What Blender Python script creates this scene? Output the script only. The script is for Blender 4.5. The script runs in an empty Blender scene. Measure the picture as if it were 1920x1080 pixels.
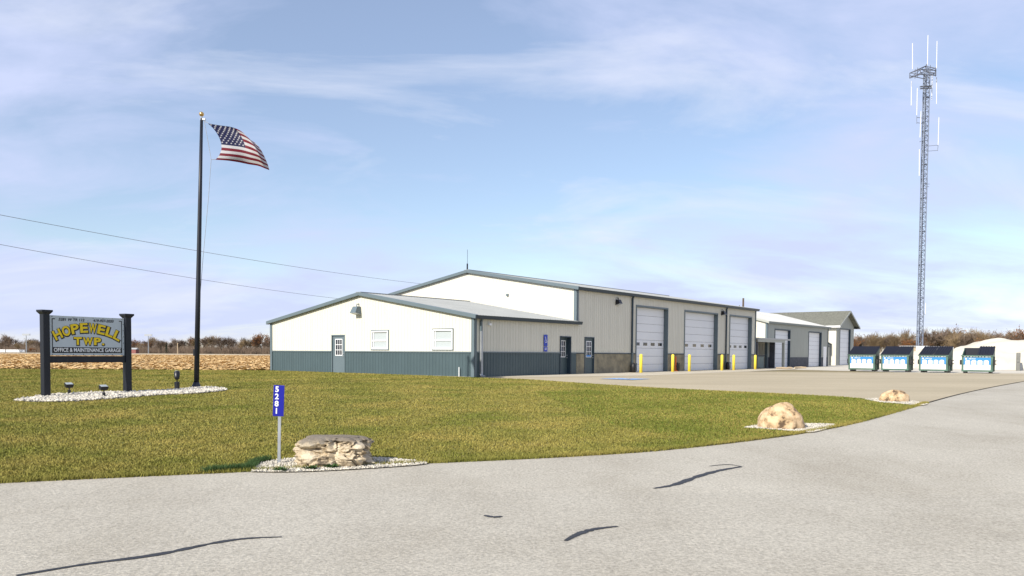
import bpy, bmesh, math, random
import numpy as np
from mathutils import Vector, Matrix, noise as mnoise
R = math.radians
S = bpy.context.scene
COL = S.collection

# ------------------------------------------------------------------ camera
F = 1500.0; PPY = 720.0; CAMZ = 1.75
cam = bpy.data.cameras.new('camera'); cam.sensor_width = 36.0
cam.lens = F / 1920 * 36; cam.shift_y = (PPY - 540) / 1920
cam.clip_start = 0.05; cam.clip_end = 9000
co = bpy.data.objects.new('camera', cam); COL.objects.link(co)
CM = Matrix.Rotation(R(90 - 2.2), 3, 'X') @ Matrix.Rotation(R(0.4), 3, 'Z')
co.matrix_world = Matrix.Translation((0, 0, CAMZ)) @ CM.to_4x4()
S.camera = co
S.render.resolution_x = 1024; S.render.resolution_y = 576

# ------------------------------------------------------------------ sky, sun, exposure
SUN_AZ, SUN_EL = 39.2, 31.5          # sun stands behind-left of the camera
w = bpy.data.worlds.new('World'); S.world = w; w.use_nodes = True
nt = w.node_tree; N = nt.nodes; L = nt.links; N.clear()
out = N.new('ShaderNodeOutputWorld'); bg = N.new('ShaderNodeBackground')
sky = N.new('ShaderNodeTexSky'); sky.sky_type = 'NISHITA'; sky.sun_disc = False
sky.sun_elevation = R(SUN_EL); sky.sun_rotation = R(180 + SUN_AZ)
sky.air_density = 1.0; sky.dust_density = 0.2; sky.ozone_density = 1.6
tc = N.new('ShaderNodeTexCoord'); sep = N.new('ShaderNodeSeparateXYZ')
L.new(tc.outputs['Generated'], sep.inputs[0])
def wmath(op, a, b=None, clamp=False):
    n = N.new('ShaderNodeMath'); n.operation = op; n.use_clamp = clamp
    for i, v in enumerate((a, b)):
        if v is None: continue
        if isinstance(v, (int, float)): n.inputs[i].default_value = v
        else: L.new(v, n.inputs[i])
    return n.outputs[0]
zz = wmath('ADD', wmath('MAXIMUM', sep.outputs['Z'], 0.0), 0.30)
cx = wmath('DIVIDE', sep.outputs['X'], zz); cy = wmath('DIVIDE', sep.outputs['Y'], zz)
comb = N.new('ShaderNodeCombineXYZ'); L.new(cx, comb.inputs[0]); L.new(cy, comb.inputs[1])
def wnoise(scale, detail, rough, sx, sy, rot, dist, off):
    mp = N.new('ShaderNodeMapping'); L.new(comb.outputs[0], mp.inputs[0])
    mp.inputs['Scale'].default_value = (sx, sy, 1); mp.inputs['Rotation'].default_value = (0, 0, R(rot))
    mp.inputs['Location'].default_value = off
    t = N.new('ShaderNodeTexNoise'); L.new(mp.outputs[0], t.inputs['Vector'])
    t.inputs['Scale'].default_value = scale; t.inputs['Detail'].default_value = detail
    t.inputs['Roughness'].default_value = rough; t.inputs['Distortion'].default_value = dist
    return t.outputs[0]
n1 = wnoise(0.75, 6, 0.5, 1.0, 1.5, 20, 0.3, (3.1, 7.7, 0))      # broad thin sheets
n2 = wnoise(2.4, 8, 0.6, 0.8, 1.6, -14, 0.5, (1.2, 4.4, 0))       # streaks
cl = wmath('ADD', wmath('MULTIPLY', n1, 0.68), wmath('MULTIPLY', n2, 0.34))
mr = N.new('ShaderNodeMapRange'); L.new(cl, mr.inputs[0])
mr.inputs[1].default_value = 0.43; mr.inputs[2].default_value = 0.59
mr.inputs[3].default_value = 0.26; mr.inputs[4].default_value = 0.97
mixc = N.new('ShaderNodeMix'); mixc.data_type = 'RGBA'
L.new(mr.outputs[0], mixc.inputs[0]); L.new(sky.outputs[0], mixc.inputs[6])
mixc.inputs[7].default_value = (4.3, 4.8, 6.6, 1)
n3 = wnoise(1.5, 10, 0.58, 0.7, 1.7, -18, 0.7, (8.3, 2.6, 0))
m3 = N.new('ShaderNodeMapRange'); L.new(n3, m3.inputs[0]); m3.inputs[1].default_value = 0.52; m3.inputs[2].default_value = 0.74; m3.inputs[3].default_value = 0.0; m3.inputs[4].default_value = 0.75
mixw = N.new('ShaderNodeMix'); mixw.data_type = 'RGBA'; L.new(m3.outputs[0], mixw.inputs[0]); L.new(mixc.outputs[2], mixw.inputs[6]); mixw.inputs[7].default_value = (5.5, 5.8, 6.8, 1)
L.new(mixw.outputs[2], bg.inputs[0]); bg.inputs[1].default_value = 0.115
L.new(bg.outputs[0], out.inputs[0])

sl = bpy.data.lights.new('sun', 'SUN'); sl.energy = 4.8; sl.angle = R(0.53); sl.color = (1, 0.94, 0.84)
so = bpy.data.objects.new('sun', sl); COL.objects.link(so)
SD = Vector((math.sin(R(SUN_AZ)) * math.cos(R(SUN_EL)), math.cos(R(SUN_AZ)) * math.cos(R(SUN_EL)), -math.sin(R(SUN_EL))))
so.rotation_euler = SD.to_track_quat('-Z', 'Y').to_euler(); so.location = (-20, -20, 30)
S.view_settings.view_transform = 'Standard'; S.view_settings.look = 'None'
S.view_settings.gamma = 1; S.view_settings.exposure = 0.42

# ------------------------------------------------------------------ helpers
GZ = 0.55
def g(Y):
    t = min(max((Y - 10) / 34, 0), 1)
    return GZ * (1 - (1 - t) ** 1.6)
CUTS = [10 + 34 * i / 16 for i in range(17)]
def gl(Y):                     # the same rise as straight runs between the cuts (what the sheets follow)
    if Y <= 10: return 0.0
    if Y >= 44: return GZ
    i = min(int((Y - 10) / 34 * 16), 15); a, b = CUTS[i], CUTS[i + 1]
    return g(a) + (g(b) - g(a)) * (Y - a) / (b - a)
def ray(px, py): return (CM @ Vector(((px - 960) / F, -(py - PPY) / F, -1))).normalized()
def gp(px, py, extra=0.0):     # pixel -> point where that sight line meets the ground
    d = ray(px, py); t = 1.0; o = Vector((0, 0, CAMZ))
    while t < 3000:
        p = o + d * t
        if p.z <= gl(p.y) + extra: break
        t *= 1.002
    return p
def at(px, py, Y):             # pixel -> point at forward distance Y
    d = ray(px, py); return Vector((0, 0, CAMZ)) + d * (Y / d.y)

def tag(o, label=None, cat=None, group=None, kind=None):
    if label: o['label'] = label
    if cat: o['category'] = cat
    if group: o['group'] = group
    if kind: o['kind'] = kind
    return o
def empty(name, loc=(0, 0, 0), rz=0.0):
    o = bpy.data.objects.new(name, None); COL.objects.link(o)
    o.location = loc; o.rotation_euler = (0, 0, rz); o.empty_display_size = 0.2
    return o
def copy_tree(o, parent=None):
    c = o.copy(); COL.objects.link(c); c.parent = parent
    for ch in list(o.children): copy_tree(ch, c)
    return c
class MB:
    def __init__(s): s.v = []; s.f = []; s.m = []; s.mi = 0
    def add(s, vs, fs):
        b = len(s.v); s.v += [tuple(v) for v in vs]
        for f in fs: s.f.append([b + i for i in f]); s.m.append(s.mi)
    def box(s, a, b):
        (x0, y0, z0), (x1, y1, z1) = a, b
        s.add([(x0,y0,z0),(x1,y0,z0),(x1,y1,z0),(x0,y1,z0),(x0,y0,z1),(x1,y0,z1),(x1,y1,z1),(x0,y1,z1)],
              [(0,3,2,1),(4,5,6,7),(0,1,5,4),(1,2,6,5),(2,3,7,6),(3,0,4,7)]); return s
    def hexa(s, lo, hi):        # two matching rings of points -> closed solid
        n = len(lo); fs = [tuple(range(n))[::-1], tuple(range(n, 2 * n))]
        fs += [(i, (i + 1) % n, n + (i + 1) % n, n + i) for i in range(n)]
        s.add(list(lo) + list(hi), fs); return s
    def tube(s, pts, rad, n=8, cap=True):
        pts = [Vector(p) for p in pts]; k = len(pts)
        rs = rad if isinstance(rad, (list, tuple)) else [rad] * k
        vs = []; ref = None
        for i, p in enumerate(pts):
            t = (pts[min(i + 1, k - 1)] - pts[max(i - 1, 0)]).normalized()
            if ref is None: ref = Vector((1, 0, 0)) if abs(t.x) < 0.8 else Vector((0, 1, 0))
            a = t.cross(ref).normalized(); b = t.cross(a)
            for j in range(n):
                q = 2 * math.pi * j / n
                vs.append(p + (a * math.cos(q) + b * math.sin(q)) * rs[i])
        fs = [(i * n + j, i * n + (j + 1) % n, (i + 1) * n + (j + 1) % n, (i + 1) * n + j) for i in range(k - 1) for j in range(n)]
        if cap: fs += [tuple(range(n))[::-1], tuple((k - 1) * n + j for j in range(n))]
        s.add(vs, fs); return s
    def ball(s, c, r, n=10, sz=1.0):
        vs = [(c[0], c[1], c[2] - r * sz)]
        for i in range(1, n // 2 + 1):
            a = -math.pi / 2 + math.pi * i / (n // 2 + 1)
            for j in range(n):
                q = 2 * math.pi * j / n
                vs.append((c[0] + r * math.cos(a) * math.cos(q), c[1] + r * math.cos(a) * math.sin(q), c[2] + r * sz * math.sin(a)))
        vs.append((c[0], c[1], c[2] + r * sz)); k = n // 2
        fs = [(0, 1 + (j + 1) % n, 1 + j) for j in range(n)]
        fs += [(1 + i * n + j, 1 + i * n + (j + 1) % n, 1 + (i + 1) * n + (j + 1) % n, 1 + (i + 1) * n + j) for i in range(k - 1) for j in range(n)]
        fs += [(1 + (k - 1) * n + j, 1 + (k - 1) * n + (j + 1) % n, 1 + k * n) for j in range(n)]
        s.add(vs, fs); return s
    def build(s, name, mats, parent=None, smooth=False):
        me = bpy.data.meshes.new(name); me.from_pydata(s.v, [], s.f)
        for m in (mats if isinstance(mats, (list, tuple)) else [mats]): me.materials.append(m)
        for p, i in zip(me.polygons, s.m): p.material_index = i; p.use_smooth = smooth
        me.update(); o = bpy.data.objects.new(name, me); COL.objects.link(o); o.parent = parent
        return o
def fast_mesh(name, V, Fc, mat, parent=None):      # numpy verts (n,3) and equal-size faces (m,k)
    V = np.asarray(V, np.float32); Fc = np.asarray(Fc, np.int32); k = Fc.shape[1]
    me = bpy.data.meshes.new(name); me.vertices.add(len(V)); me.vertices.foreach_set('co', V.ravel())
    me.loops.add(Fc.size); me.loops.foreach_set('vertex_index', Fc.ravel())
    me.polygons.add(len(Fc)); me.polygons.foreach_set('loop_start', np.arange(len(Fc), dtype=np.int32) * k)
    me.update(calc_edges=True); me.validate()
    me.materials.append(mat); o = bpy.data.objects.new(name, me); COL.objects.link(o); o.parent = parent
    return o

# ------------------------------------------------------------------ materials
def mat(name, col, rough=0.7, var=0.0, scale=3.0, col2=None, bump=0.0, bscale=None, metal=0.0, spec=0.4, stretch=(1, 1, 1), detail=5, island=0.0, contrast=0.0):
    m = bpy.data.materials.new(name); m.use_nodes = True
    n = m.node_tree.nodes; l = m.node_tree.links; b = n['Principled BSDF']
    b.inputs['Base Color'].default_value = (*col, 1); b.inputs['Roughness'].default_value = rough
    b.inputs['Metallic'].default_value = metal; b.inputs['Specular IOR Level'].default_value = spec
    t = n.new('ShaderNodeTexCoord'); mp = n.new('ShaderNodeMapping'); l.new(t.outputs['Object'], mp.inputs[0])
    mp.inputs['Scale'].default_value = stretch
    last = None
    if var or col2:
        no = n.new('ShaderNodeTexNoise'); l.new(mp.outputs[0], no.inputs['Vector'])
        no.inputs['Scale'].default_value = scale; no.inputs['Detail'].default_value = detail; no.inputs['Roughness'].default_value = 0.6
        c2 = col2 or tuple(c * (1 - var) for c in col); c1 = col if col2 else tuple(min(1, c * (1 + var)) for c in col)
        rp = n.new('ShaderNodeValToRGB'); l.new(no.outputs[0], rp.inputs[0])
        rp.color_ramp.elements[0].position = 0.32 + contrast; rp.color_ramp.elements[0].color = (*c2, 1)
        rp.color_ramp.elements[1].position = 0.68 - contrast; rp.color_ramp.elements[1].color = (*c1, 1)
        last = rp.outputs[0]
    if island:
        ge = n.new('ShaderNodeNewGeometry'); hs = n.new('ShaderNodeHueSaturation')
        ma = n.new('ShaderNodeMapRange'); l.new(ge.outputs['Random Per Island'], ma.inputs[0])
        ma.inputs[3].default_value = 1 - island; ma.inputs[4].default_value = 1 + island
        l.new(ma.outputs[0], hs.inputs['Value'])
        if last: l.new(last, hs.inputs['Color'])
        else: hs.inputs['Color'].default_value = (*col, 1)
        last = hs.outputs[0]
    if last: l.new(last, b.inputs['Base Color'])
    if bump:
        nb = n.new('ShaderNodeTexNoise'); l.new(mp.outputs[0], nb.inputs['Vector'])
        nb.inputs['Scale'].default_value = bscale or scale * 4; nb.inputs['Detail'].default_value = 6
        bp = n.new('ShaderNodeBump'); bp.inputs['Strength'].default_value = bump; bp.inputs['Distance'].default_value = 0.03
        l.new(nb.outputs[0], bp.inputs['Height']); l.new(bp.outputs[0], b.inputs['Normal'])
    return m
def ground_mat(name, cols, big, fine, bump=0.3, fmix=0.5, rough=0.95, fine_cols=((0.6,) * 3, (1.35,) * 3), stretch=(1, 1, 1)):
    """large patches (cols) multiplied by fine grain"""
    m = bpy.data.materials.new(name); m.use_nodes = True
    n = m.node_tree.nodes; l = m.node_tree.links; b = n['Principled BSDF']
    b.inputs['Roughness'].default_value = rough; b.inputs['Specular IOR Level'].default_value = 0.2
    t = n.new('ShaderNodeTexCoord'); mp = n.new('ShaderNodeMapping'); l.new(t.outputs['Object'], mp.inputs[0]); mp.inputs['Scale'].default_value = stretch
    a = n.new('ShaderNodeTexNoise'); l.new(mp.outputs[0], a.inputs['Vector']); a.inputs['Scale'].default_value = big; a.inputs['Detail'].default_value = 6; a.inputs['Roughness'].default_value = 0.6
    r = n.new('ShaderNodeValToRGB'); l.new(a.outputs[0], r.inputs[0])
    el = r.color_ramp.elements; el[0].position = 0.3; el[0].color = (*cols[0], 1); el[1].position = 0.7; el[1].color = (*cols[-1], 1)
    if len(cols) == 3: e = el.new(0.5); e.color = (*cols[1], 1)
    f = n.new('ShaderNodeTexNoise'); l.new(t.outputs['Object'], f.inputs['Vector']); f.inputs['Scale'].default_value = fine; f.inputs['Detail'].default_value = 4; f.inputs['Roughness'].default_value = 0.7
    r2 = n.new('ShaderNodeValToRGB'); l.new(f.outputs[0], r2.inputs[0])
    r2.color_ramp.elements[0].position = 0.3; r2.color_ramp.elements[0].color = (*fine_cols[0], 1)
    r2.color_ramp.elements[1].position = 0.7; r2.color_ramp.elements[1].color = (*fine_cols[1], 1)
    mx = n.new('ShaderNodeMix'); mx.data_type = 'RGBA'; mx.blend_type = 'MULTIPLY'; mx.inputs[0].default_value = fmix
    l.new(r.outputs[0], mx.inputs[6]); l.new(r2.outputs[0], mx.inputs[7]); l.new(mx.outputs[2], b.inputs['Base Color'])
    if bump:
        bp = n.new('ShaderNodeBump'); bp.inputs['Strength'].default_value = bump; bp.inputs['Distance'].default_value = 0.02
        l.new(f.outputs[0], bp.inputs['Height']); l.new(bp.outputs[0], b.inputs['Normal'])
    return m
M = {}
M['soil'] = ground_mat('dry ground', [(0.20, 0.17, 0.09), (0.27, 0.22, 0.12)], 0.05, 3.0)
M['road'] = ground_mat('chip seal', [(0.385, 0.35, 0.28), (0.445, 0.41, 0.335), (0.49, 0.455, 0.375)], 0.5, 32.0, 0.6, 0.85, 0.95, ((0.55,) * 3, (1.32,) * 3), (1, 0.6, 1))
M['drive'] = ground_mat('tan asphalt', [(0.36, 0.305, 0.205), (0.47, 0.40, 0.275)], 0.16, 30.0, 0.3, 0.5, 0.9, stretch=(0.5, 1.6, 1))
M['apron'] = ground_mat('pale concrete', [(0.46, 0.41, 0.31), (0.56, 0.50, 0.39)], 0.4, 18.0, 0.15, 0.3)
M['limestone'] = ground_mat('crushed limestone', [(0.52, 0.48, 0.39), (0.63, 0.58, 0.48)], 0.35, 9.0, 0.6, 0.5, fine_cols=((0.75,) * 3, (1.1,) * 3))
M['whitestone'] = ground_mat('white stone bed', [(0.36, 0.34, 0.29), (0.52, 0.50, 0.44)], 3.0, 40.0, 0.8, 0.7)
M['lawn'] = ground_mat('lawn', [(0.13, 0.145, 0.028), (0.20, 0.185, 0.045), (0.28, 0.225, 0.075)], 0.55, 14.0, 0.8, 0.6)
M['corn'] = ground_mat('corn stubble', [(0.36, 0.23, 0.09), (0.55, 0.38, 0.18)], 0.9, 4.0, 0.8, 0.7)
M['edgedark'] = mat('dark strip', (0.055, 0.045, 0.03), 0.95, 0.4, 6)
M['tar'] = mat('tar seal', (0.028, 0.028, 0.03), 0.6, 0.3, 8)
M['cream'] = mat('cream steel', (0.63, 0.605, 0.515), 0.45, 0.025, 0.8, spec=0.35)
M['teal'] = mat('slate steel', (0.062, 0.092, 0.102), 0.42, 0.05, 0.9, spec=0.4)
M['trim'] = mat('slate trim', (0.115, 0.150, 0.168), 0.4, 0.04, 1.5, spec=0.4)
M['darktrim'] = mat('dark trim', (0.03, 0.05, 0.07), 0.45)
M['roofmetal'] = mat('galvalume roof', (0.26, 0.27, 0.265), 0.6, 0.08, 0.6)
M['whiteroof'] = mat('pale roof', (0.40, 0.40, 0.385), 0.5, 0.05, 0.5)
M['shingle'] = mat('asphalt shingle', (0.15, 0.15, 0.12), 0.9, 0.3, 5, bump=0.4)
M['grey'] = mat('grey shaded steel', (0.36, 0.37, 0.33), 0.5, 0.03, 0.8)  # on the outbuildings' side walls this tone holds the shade
M['stone'] = mat('stained concrete', (0.33, 0.29, 0.20), 0.9, col2=(0.16, 0.145, 0.11), scale=1.7, bump=0.7, bscale=14)
M['charcoal'] = mat('charcoal base', (0.07, 0.075, 0.09), 0.8, 0.3, 3)
M['doorwhite'] = mat('white door', (0.74, 0.75, 0.77), 0.4, 0.02, 0.7)
M['white'] = mat('white vinyl', (0.80, 0.80, 0.80), 0.4)
M['glass'] = mat('dark glass', (0.012, 0.015, 0.02), 0.06, spec=0.7)
M['blind'] = mat('window blind', (0.40, 0.44, 0.45), 0.35, spec=0.6)
M['galv'] = mat('galvanised', (0.40, 0.42, 0.44), 0.4, 0.1, 4, metal=0.6)
M['lattice'] = mat('tower steel', (0.17, 0.20, 0.26), 0.6, 0.15, 1.0)
M['black'] = mat('black paint', (0.012, 0.013, 0.018), 0.35)
M['postblack'] = mat('navy black post', (0.008, 0.010, 0.017), 0.45, 0.1, 3)
M['rubber'] = mat('black plastic', (0.012, 0.012, 0.014), 0.5)
M['yellow'] = mat('safety yellow', (0.80, 0.62, 0.06), 0.5, 0.06, 4)
M['orange'] = mat('orange plastic', (0.75, 0.16, 0.03), 0.5)
M['gold'] = mat('gold ball', (0.65, 0.42, 0.16), 0.25, metal=0.9)
M['rope'] = mat('rope', (0.35, 0.36, 0.38), 0.8)
M['wire'] = mat('power wire', (0.16, 0.17, 0.19), 0.6)
M['signface'] = mat('sign panel', (0.50, 0.55, 0.58), 0.45, 0.03, 2)
M['signyellow'] = mat('sign yellow', (0.85, 0.60, 0.01), 0.5)
M['bluesign'] = mat('reflective blue', (0.006, 0.009, 0.26), 0.35)
M['adablue'] = mat('parking blue', (0.02, 0.05, 0.42), 0.4)
M['paintblue'] = mat('worn blue paint', (0.22, 0.38, 0.62), 0.8, 0.2, 6)
M['red'] = mat('flag red', (0.15, 0.006, 0.018), 0.7)
M['flagwhite'] = mat('flag white', (0.50, 0.49, 0.50), 0.7)
M['navy'] = mat('flag blue', (0.008, 0.010, 0.055), 0.7)
M['bingreen'] = mat('bin green', (0.07, 0.13, 0.10), 0.5, 0.25, 2.5)
M['lid'] = mat('bin lid', (0.005, 0.006, 0.014), 0.6)
M['poster'] = mat('poster white', (0.66, 0.66, 0.67), 0.4)
M['posterblue'] = mat('poster blue', (0.04, 0.22, 0.58), 0.4)
M['ink'] = mat('poster ink', (0.30, 0.28, 0.30), 0.5)
M['inkred'] = mat('poster red', (0.70, 0.35, 0.28), 0.5)
M['pebble'] = mat('white pebble', (0.52, 0.48, 0.40), 0.85, island=0.45)
M['grass'] = mat('grass blade', (0.31, 0.25, 0.07), 0.8, col2=(0.145, 0.16, 0.03), scale=0.45, island=0.35, spec=0.1)
M['residue'] = mat('corn residue', (0.62, 0.45, 0.24), 0.9, col2=(0.40, 0.25, 0.10), scale=0.6, island=0.4, spec=0.1)
M['bark'] = mat('bark', (0.11, 0.085, 0.065), 0.95, 0.3, 3, spec=0.1)
M['twig'] = mat('bare twigs', (0.135, 0.10, 0.075), 0.95, 0.3, 0.4, spec=0.1)
M['twigtan'] = mat('tan twigs', (0.20, 0.145, 0.085), 0.95, 0.3, 0.4, spec=0.1)
M['rust'] = mat('rust leaves', (0.20, 0.085, 0.03), 0.9, 0.35, 0.5, island=0.3, spec=0.1)
M['needle'] = mat('dark needles', (0.022, 0.040, 0.024), 0.9, 0.3, 1, spec=0.1)
M['concrete'] = mat('grey concrete', (0.17, 0.17, 0.155), 0.9, 0.2, 1.5, bump=0.3)  # darkened tone stands for shade at the divider wall
M['tan'] = mat('tan wall', (0.42, 0.33, 0.22), 0.8, 0.1, 1)
M['farred'] = mat('faded red', (0.26, 0.10, 0.09), 0.8)
M['weed'] = mat('green weed', (0.04, 0.085, 0.02), 0.8, island=0.3)
def rock_mat(name, c1, c2, c3, top=0.0):
    m = bpy.data.materials.new(name); m.use_nodes = True
    n = m.node_tree.nodes; l = m.node_tree.links; b = n['Principled BSDF']; b.inputs['Roughness'].default_value = 0.95; b.inputs['Specular IOR Level'].default_value = 0.2
    t = n.new('ShaderNodeTexCoord')
    a = n.new('ShaderNodeTexNoise'); l.new(t.outputs['Object'], a.inputs['Vector']); a.inputs['Scale'].default_value = 4.5; a.inputs['Detail'].default_value = 8; a.inputs['Roughness'].default_value = 0.68
    r = n.new('ShaderNodeValToRGB'); l.new(a.outputs[0], r.inputs[0]); e = r.color_ramp.elements
    e[0].position = 0.40; e[0].color = (*c3, 1); e[1].position = 0.60; e[1].color = (*c1, 1); k = e.new(0.48); k.color = (*c2, 1)
    base = r.outputs[0]
    if top:       # grey weathered crust on the upper face
        sp = n.new('ShaderNodeSeparateXYZ'); l.new(t.outputs['Object'], sp.inputs[0]); ad = n.new('ShaderNodeMath'); ad.operation = 'MULTIPLY_ADD'; l.new(a.outputs[0], ad.inputs[0]); ad.inputs[1].default_value = 0.22; l.new(sp.outputs[2], ad.inputs[2])
        ma = n.new('ShaderNodeMapRange'); l.new(ad.outputs[0], ma.inputs[0]); ma.inputs[1].default_value = top; ma.inputs[2].default_value = top + 0.05; ma.inputs[4].default_value = 0.85
        mx = n.new('ShaderNodeMix'); mx.data_type = 'RGBA'; l.new(ma.outputs[0], mx.inputs[0]); l.new(base, mx.inputs[6]); mx.inputs[7].default_value = (0.17, 0.145, 0.115, 1); base = mx.outputs[2]
    l.new(base, b.inputs['Base Color'])
    f = n.new('ShaderNodeTexNoise'); l.new(t.outputs['Object'], f.inputs['Vector']); f.inputs['Scale'].default_value = 16; f.inputs['Detail'].default_value = 8; f.inputs['Roughness'].default_value = 0.7
    bp = n.new('ShaderNodeBump'); bp.inputs['Strength'].default_value = 0.8; bp.inputs['Distance'].default_value = 0.03
    l.new(f.outputs[0], bp.inputs['Height']); l.new(bp.outputs[0], b.inputs['Normal'])
    return m
M['ledge'] = rock_mat('ledge limestone', (0.58, 0.50, 0.37), (0.45, 0.36, 0.24), (0.11, 0.088, 0.062), 0.445)
M['granite'] = rock_mat('tan boulder', (0.62, 0.46, 0.29), (0.46, 0.32, 0.18), (0.12, 0.08, 0.05))

# ------------------------------------------------------------------ ground sheets
def sheet(name, poly, off, m, kind='structure', label=None):
    bm = bmesh.new(); bm.faces.new([bm.verts.new((p[0], p[1], 0)) for p in poly])
    for c in CUTS:
        bmesh.ops.bisect_plane(bm, geom=bm.verts[:] + bm.edges[:] + bm.faces[:], plane_co=(0, c, 0), plane_no=(0, 1, 0))
    bmesh.ops.triangulate(bm, faces=bm.faces[:])
    for v in bm.verts: v.co.z = gl(v.co.y) + off
    bmesh.ops.recalc_face_normals(bm, faces=bm.faces[:])
    for f_ in bm.faces:
        if f_.normal.z < 0: f_.normal_flip()
    me = bpy.data.meshes.new(name); bm.to_mesh(me); bm.free(); me.materials.append(m)
    o = bpy.data.objects.new(name, me); COL.objects.link(o); o['kind'] = kind
    return o
def P2(px, py): p = gp(px, py); return (p.x, p.y)
def smooth_line(pts, n=8):      # Catmull-Rom through 2-D points
    r = []
    for i in range(len(pts) - 1):
        p0, p1, p2, p3 = [Vector(pts[max(0, min(len(pts) - 1, j))]) for j in (i - 1, i, i + 1, i + 2)]
        for k in range(n):
            t = k / n
            r.append(tuple(0.5 * ((2 * p1) + (p2 - p0) * t + (2 * p0 - 5 * p1 + 4 * p2 - p3) * t * t + (3 * p1 - p0 - 3 * p2 + p3) * t ** 3)))
    return r + [tuple(pts[-1])]
edge = smooth_line([P2(*q) for q in ((-260, 921), (0, 908), (400, 889), (800, 871), (1080, 857), (1280, 842), (1490, 816), (1610, 793), (1700, 768), (1738, 757))])
joint = smooth_line([P2(*q) for q in ((1738, 757), (1800, 740), (1860, 727), (1920, 716))], 3)
far_joint = (joint[-1][0] + 14, joint[-1][1] + 18)
drive_edge = smooth_line([P2(*q) for q in ((893, 709), (985, 712), (1080, 718.5), (1230, 728), (1400, 736), (1560, 744), (1622, 749), (1690, 757))], 6)
sheet('ground', [(-4000, -500), (4000, -500), (4000, 7000), (-4000, 7000)], 0, M['soil'])
left_edge = edge[0]
road_poly = [(-70, left_edge[1] - 0.6)] + edge + joint + [far_joint, (70, 58), (70, -14), (-70, -14)]
road = sheet('road', road_poly, 0.012, M['road'])
drive_poly = drive_edge + [edge[-1]] + joint + [far_joint, (70, 58.004), (70, 61), (30, 56), (14, 57.5), (-1, 41.5)]
driveway = sheet('driveway', drive_poly, 0.018, M['drive'])
lawn_poly = [(-90, left_edge[1] - 0.8)] + edge + drive_edge[::-1] + [(-1.6, 41.0), (-12, 50.5), (-90, 47)]
lawn = sheet('lawn', lawn_poly, 0.022, M['lawn'])
UX, UY = math.sin(R(38.4)), math.cos(R(38.4)); VX, VY = -UY, UX
C0 = Vector((-1.87, 39.5, GZ - 0.01))
def bl(x, y, z=0): return Vector((C0.x + UX * x + VX * y, C0.y + UY * x + VY * y, C0.z + z))
def b2(x, y): p = bl(x, y); return (p.x, p.y)
sheet('concrete_apron', [b2(0.5, -0.0), b2(37.5, 0.0), b2(37.5, -3.2), b2(9, -4.4), b2(3.2, -2.0)], 0.026, M['apron'])
sheet('gravel_lot', [b2(36, 0.6), b2(36.5, -4.2), b2(33, -12), (32, 55.6), (75, 59.5), (200, 120), (120, 190), (30, 140), b2(50, 10)], 0.010, M['limestone'])
sheet('corn_field', [(-400, 46.5), (-90, 46.5), (-12.6, 50.0), (-8, 60), (10, 240), (-400, 240)], 0.008, M['corn'])
sheet('far_field', [(-500, 250), (0, 250), (0, 330), (-500, 330)], 0.012, mat('pale far field', (0.50, 0.40, 0.27), 0.95, 0.15, 0.05))
# dark strip along the road edge and tar seals, both part of the road
def ribbon(name, pts, wid, off, m, parent=None):
    mb = MB(); vs = []
    for i, p in enumerate(pts):
        a = Vector(pts[max(i - 1, 0)][:2]); b = Vector(pts[min(i + 1, len(pts) - 1)][:2]); d = (b - a).normalized(); nn = Vector((-d.y, d.x))
        wd = wid(i / (len(pts) - 1)) if callable(wid) else wid
        for s in (-1, 1):
            q = Vector(p[:2]) + nn * s * wd / 2; vs.append((q.x, q.y, gl(q.y) + off))
    mb.add(vs, [(2 * i, 2 * i + 1, 2 * i + 3, 2 * i + 2) for i in range(len(pts) - 1)])
    return mb.build(name, m, parent)
rnd = random.Random(5)
k0 = int(len(edge) * 0.42)
ribbon('edge_strip', edge[k0:], lambda t: 0.03 + 0.09 * math.sin(3.1 * min(t * 1.1, 1)) * (0.5 + 0.5 * abs(mnoise.noise((t * 23, 1, 0)) * 2)), 0.028, M['edgedark'], road)  # thin dark band of uneven width along the road edge
ribbon('edge_strip', joint, lambda t: 0.05 + 0.03 * mnoise.noise((t * 30, 2, 0)), 0.03, M['edgedark'], road)
def seal(pix, wmax, name='crack_seal'):
    pts = smooth_line([P2(*q) for q in pix], 16)
    ribbon(name, pts, lambda t: wmax * (0.35 + 0.65 * math.sin(math.pi * min(1, t * 0.9 + 0.06))) * (1.5 + 0.7 * mnoise.noise((t * 17, wmax * 90, pix[0][0])) + 0.5 * mnoise.noise((t * 60, wmax * 50, pix[0][0]))), 0.017, M['tar'], road)
seal([(30, 1083), (160, 1062), (290, 1044), (400, 1022), (460, 1013), (528, 1010)], 0.05)
seal([(1060, 1017), (1085, 1004), (1115, 995), (1158, 990)], 0.055)
seal([(1226, 918), (1265, 911), (1310, 895), (1350, 884), (1391, 877)], 0.07)
seal([(1330, 876), (1365, 873), (1391, 877)], 0.025)
seal([(908, 969), (925, 972), (942, 971)], 0.05)
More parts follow.
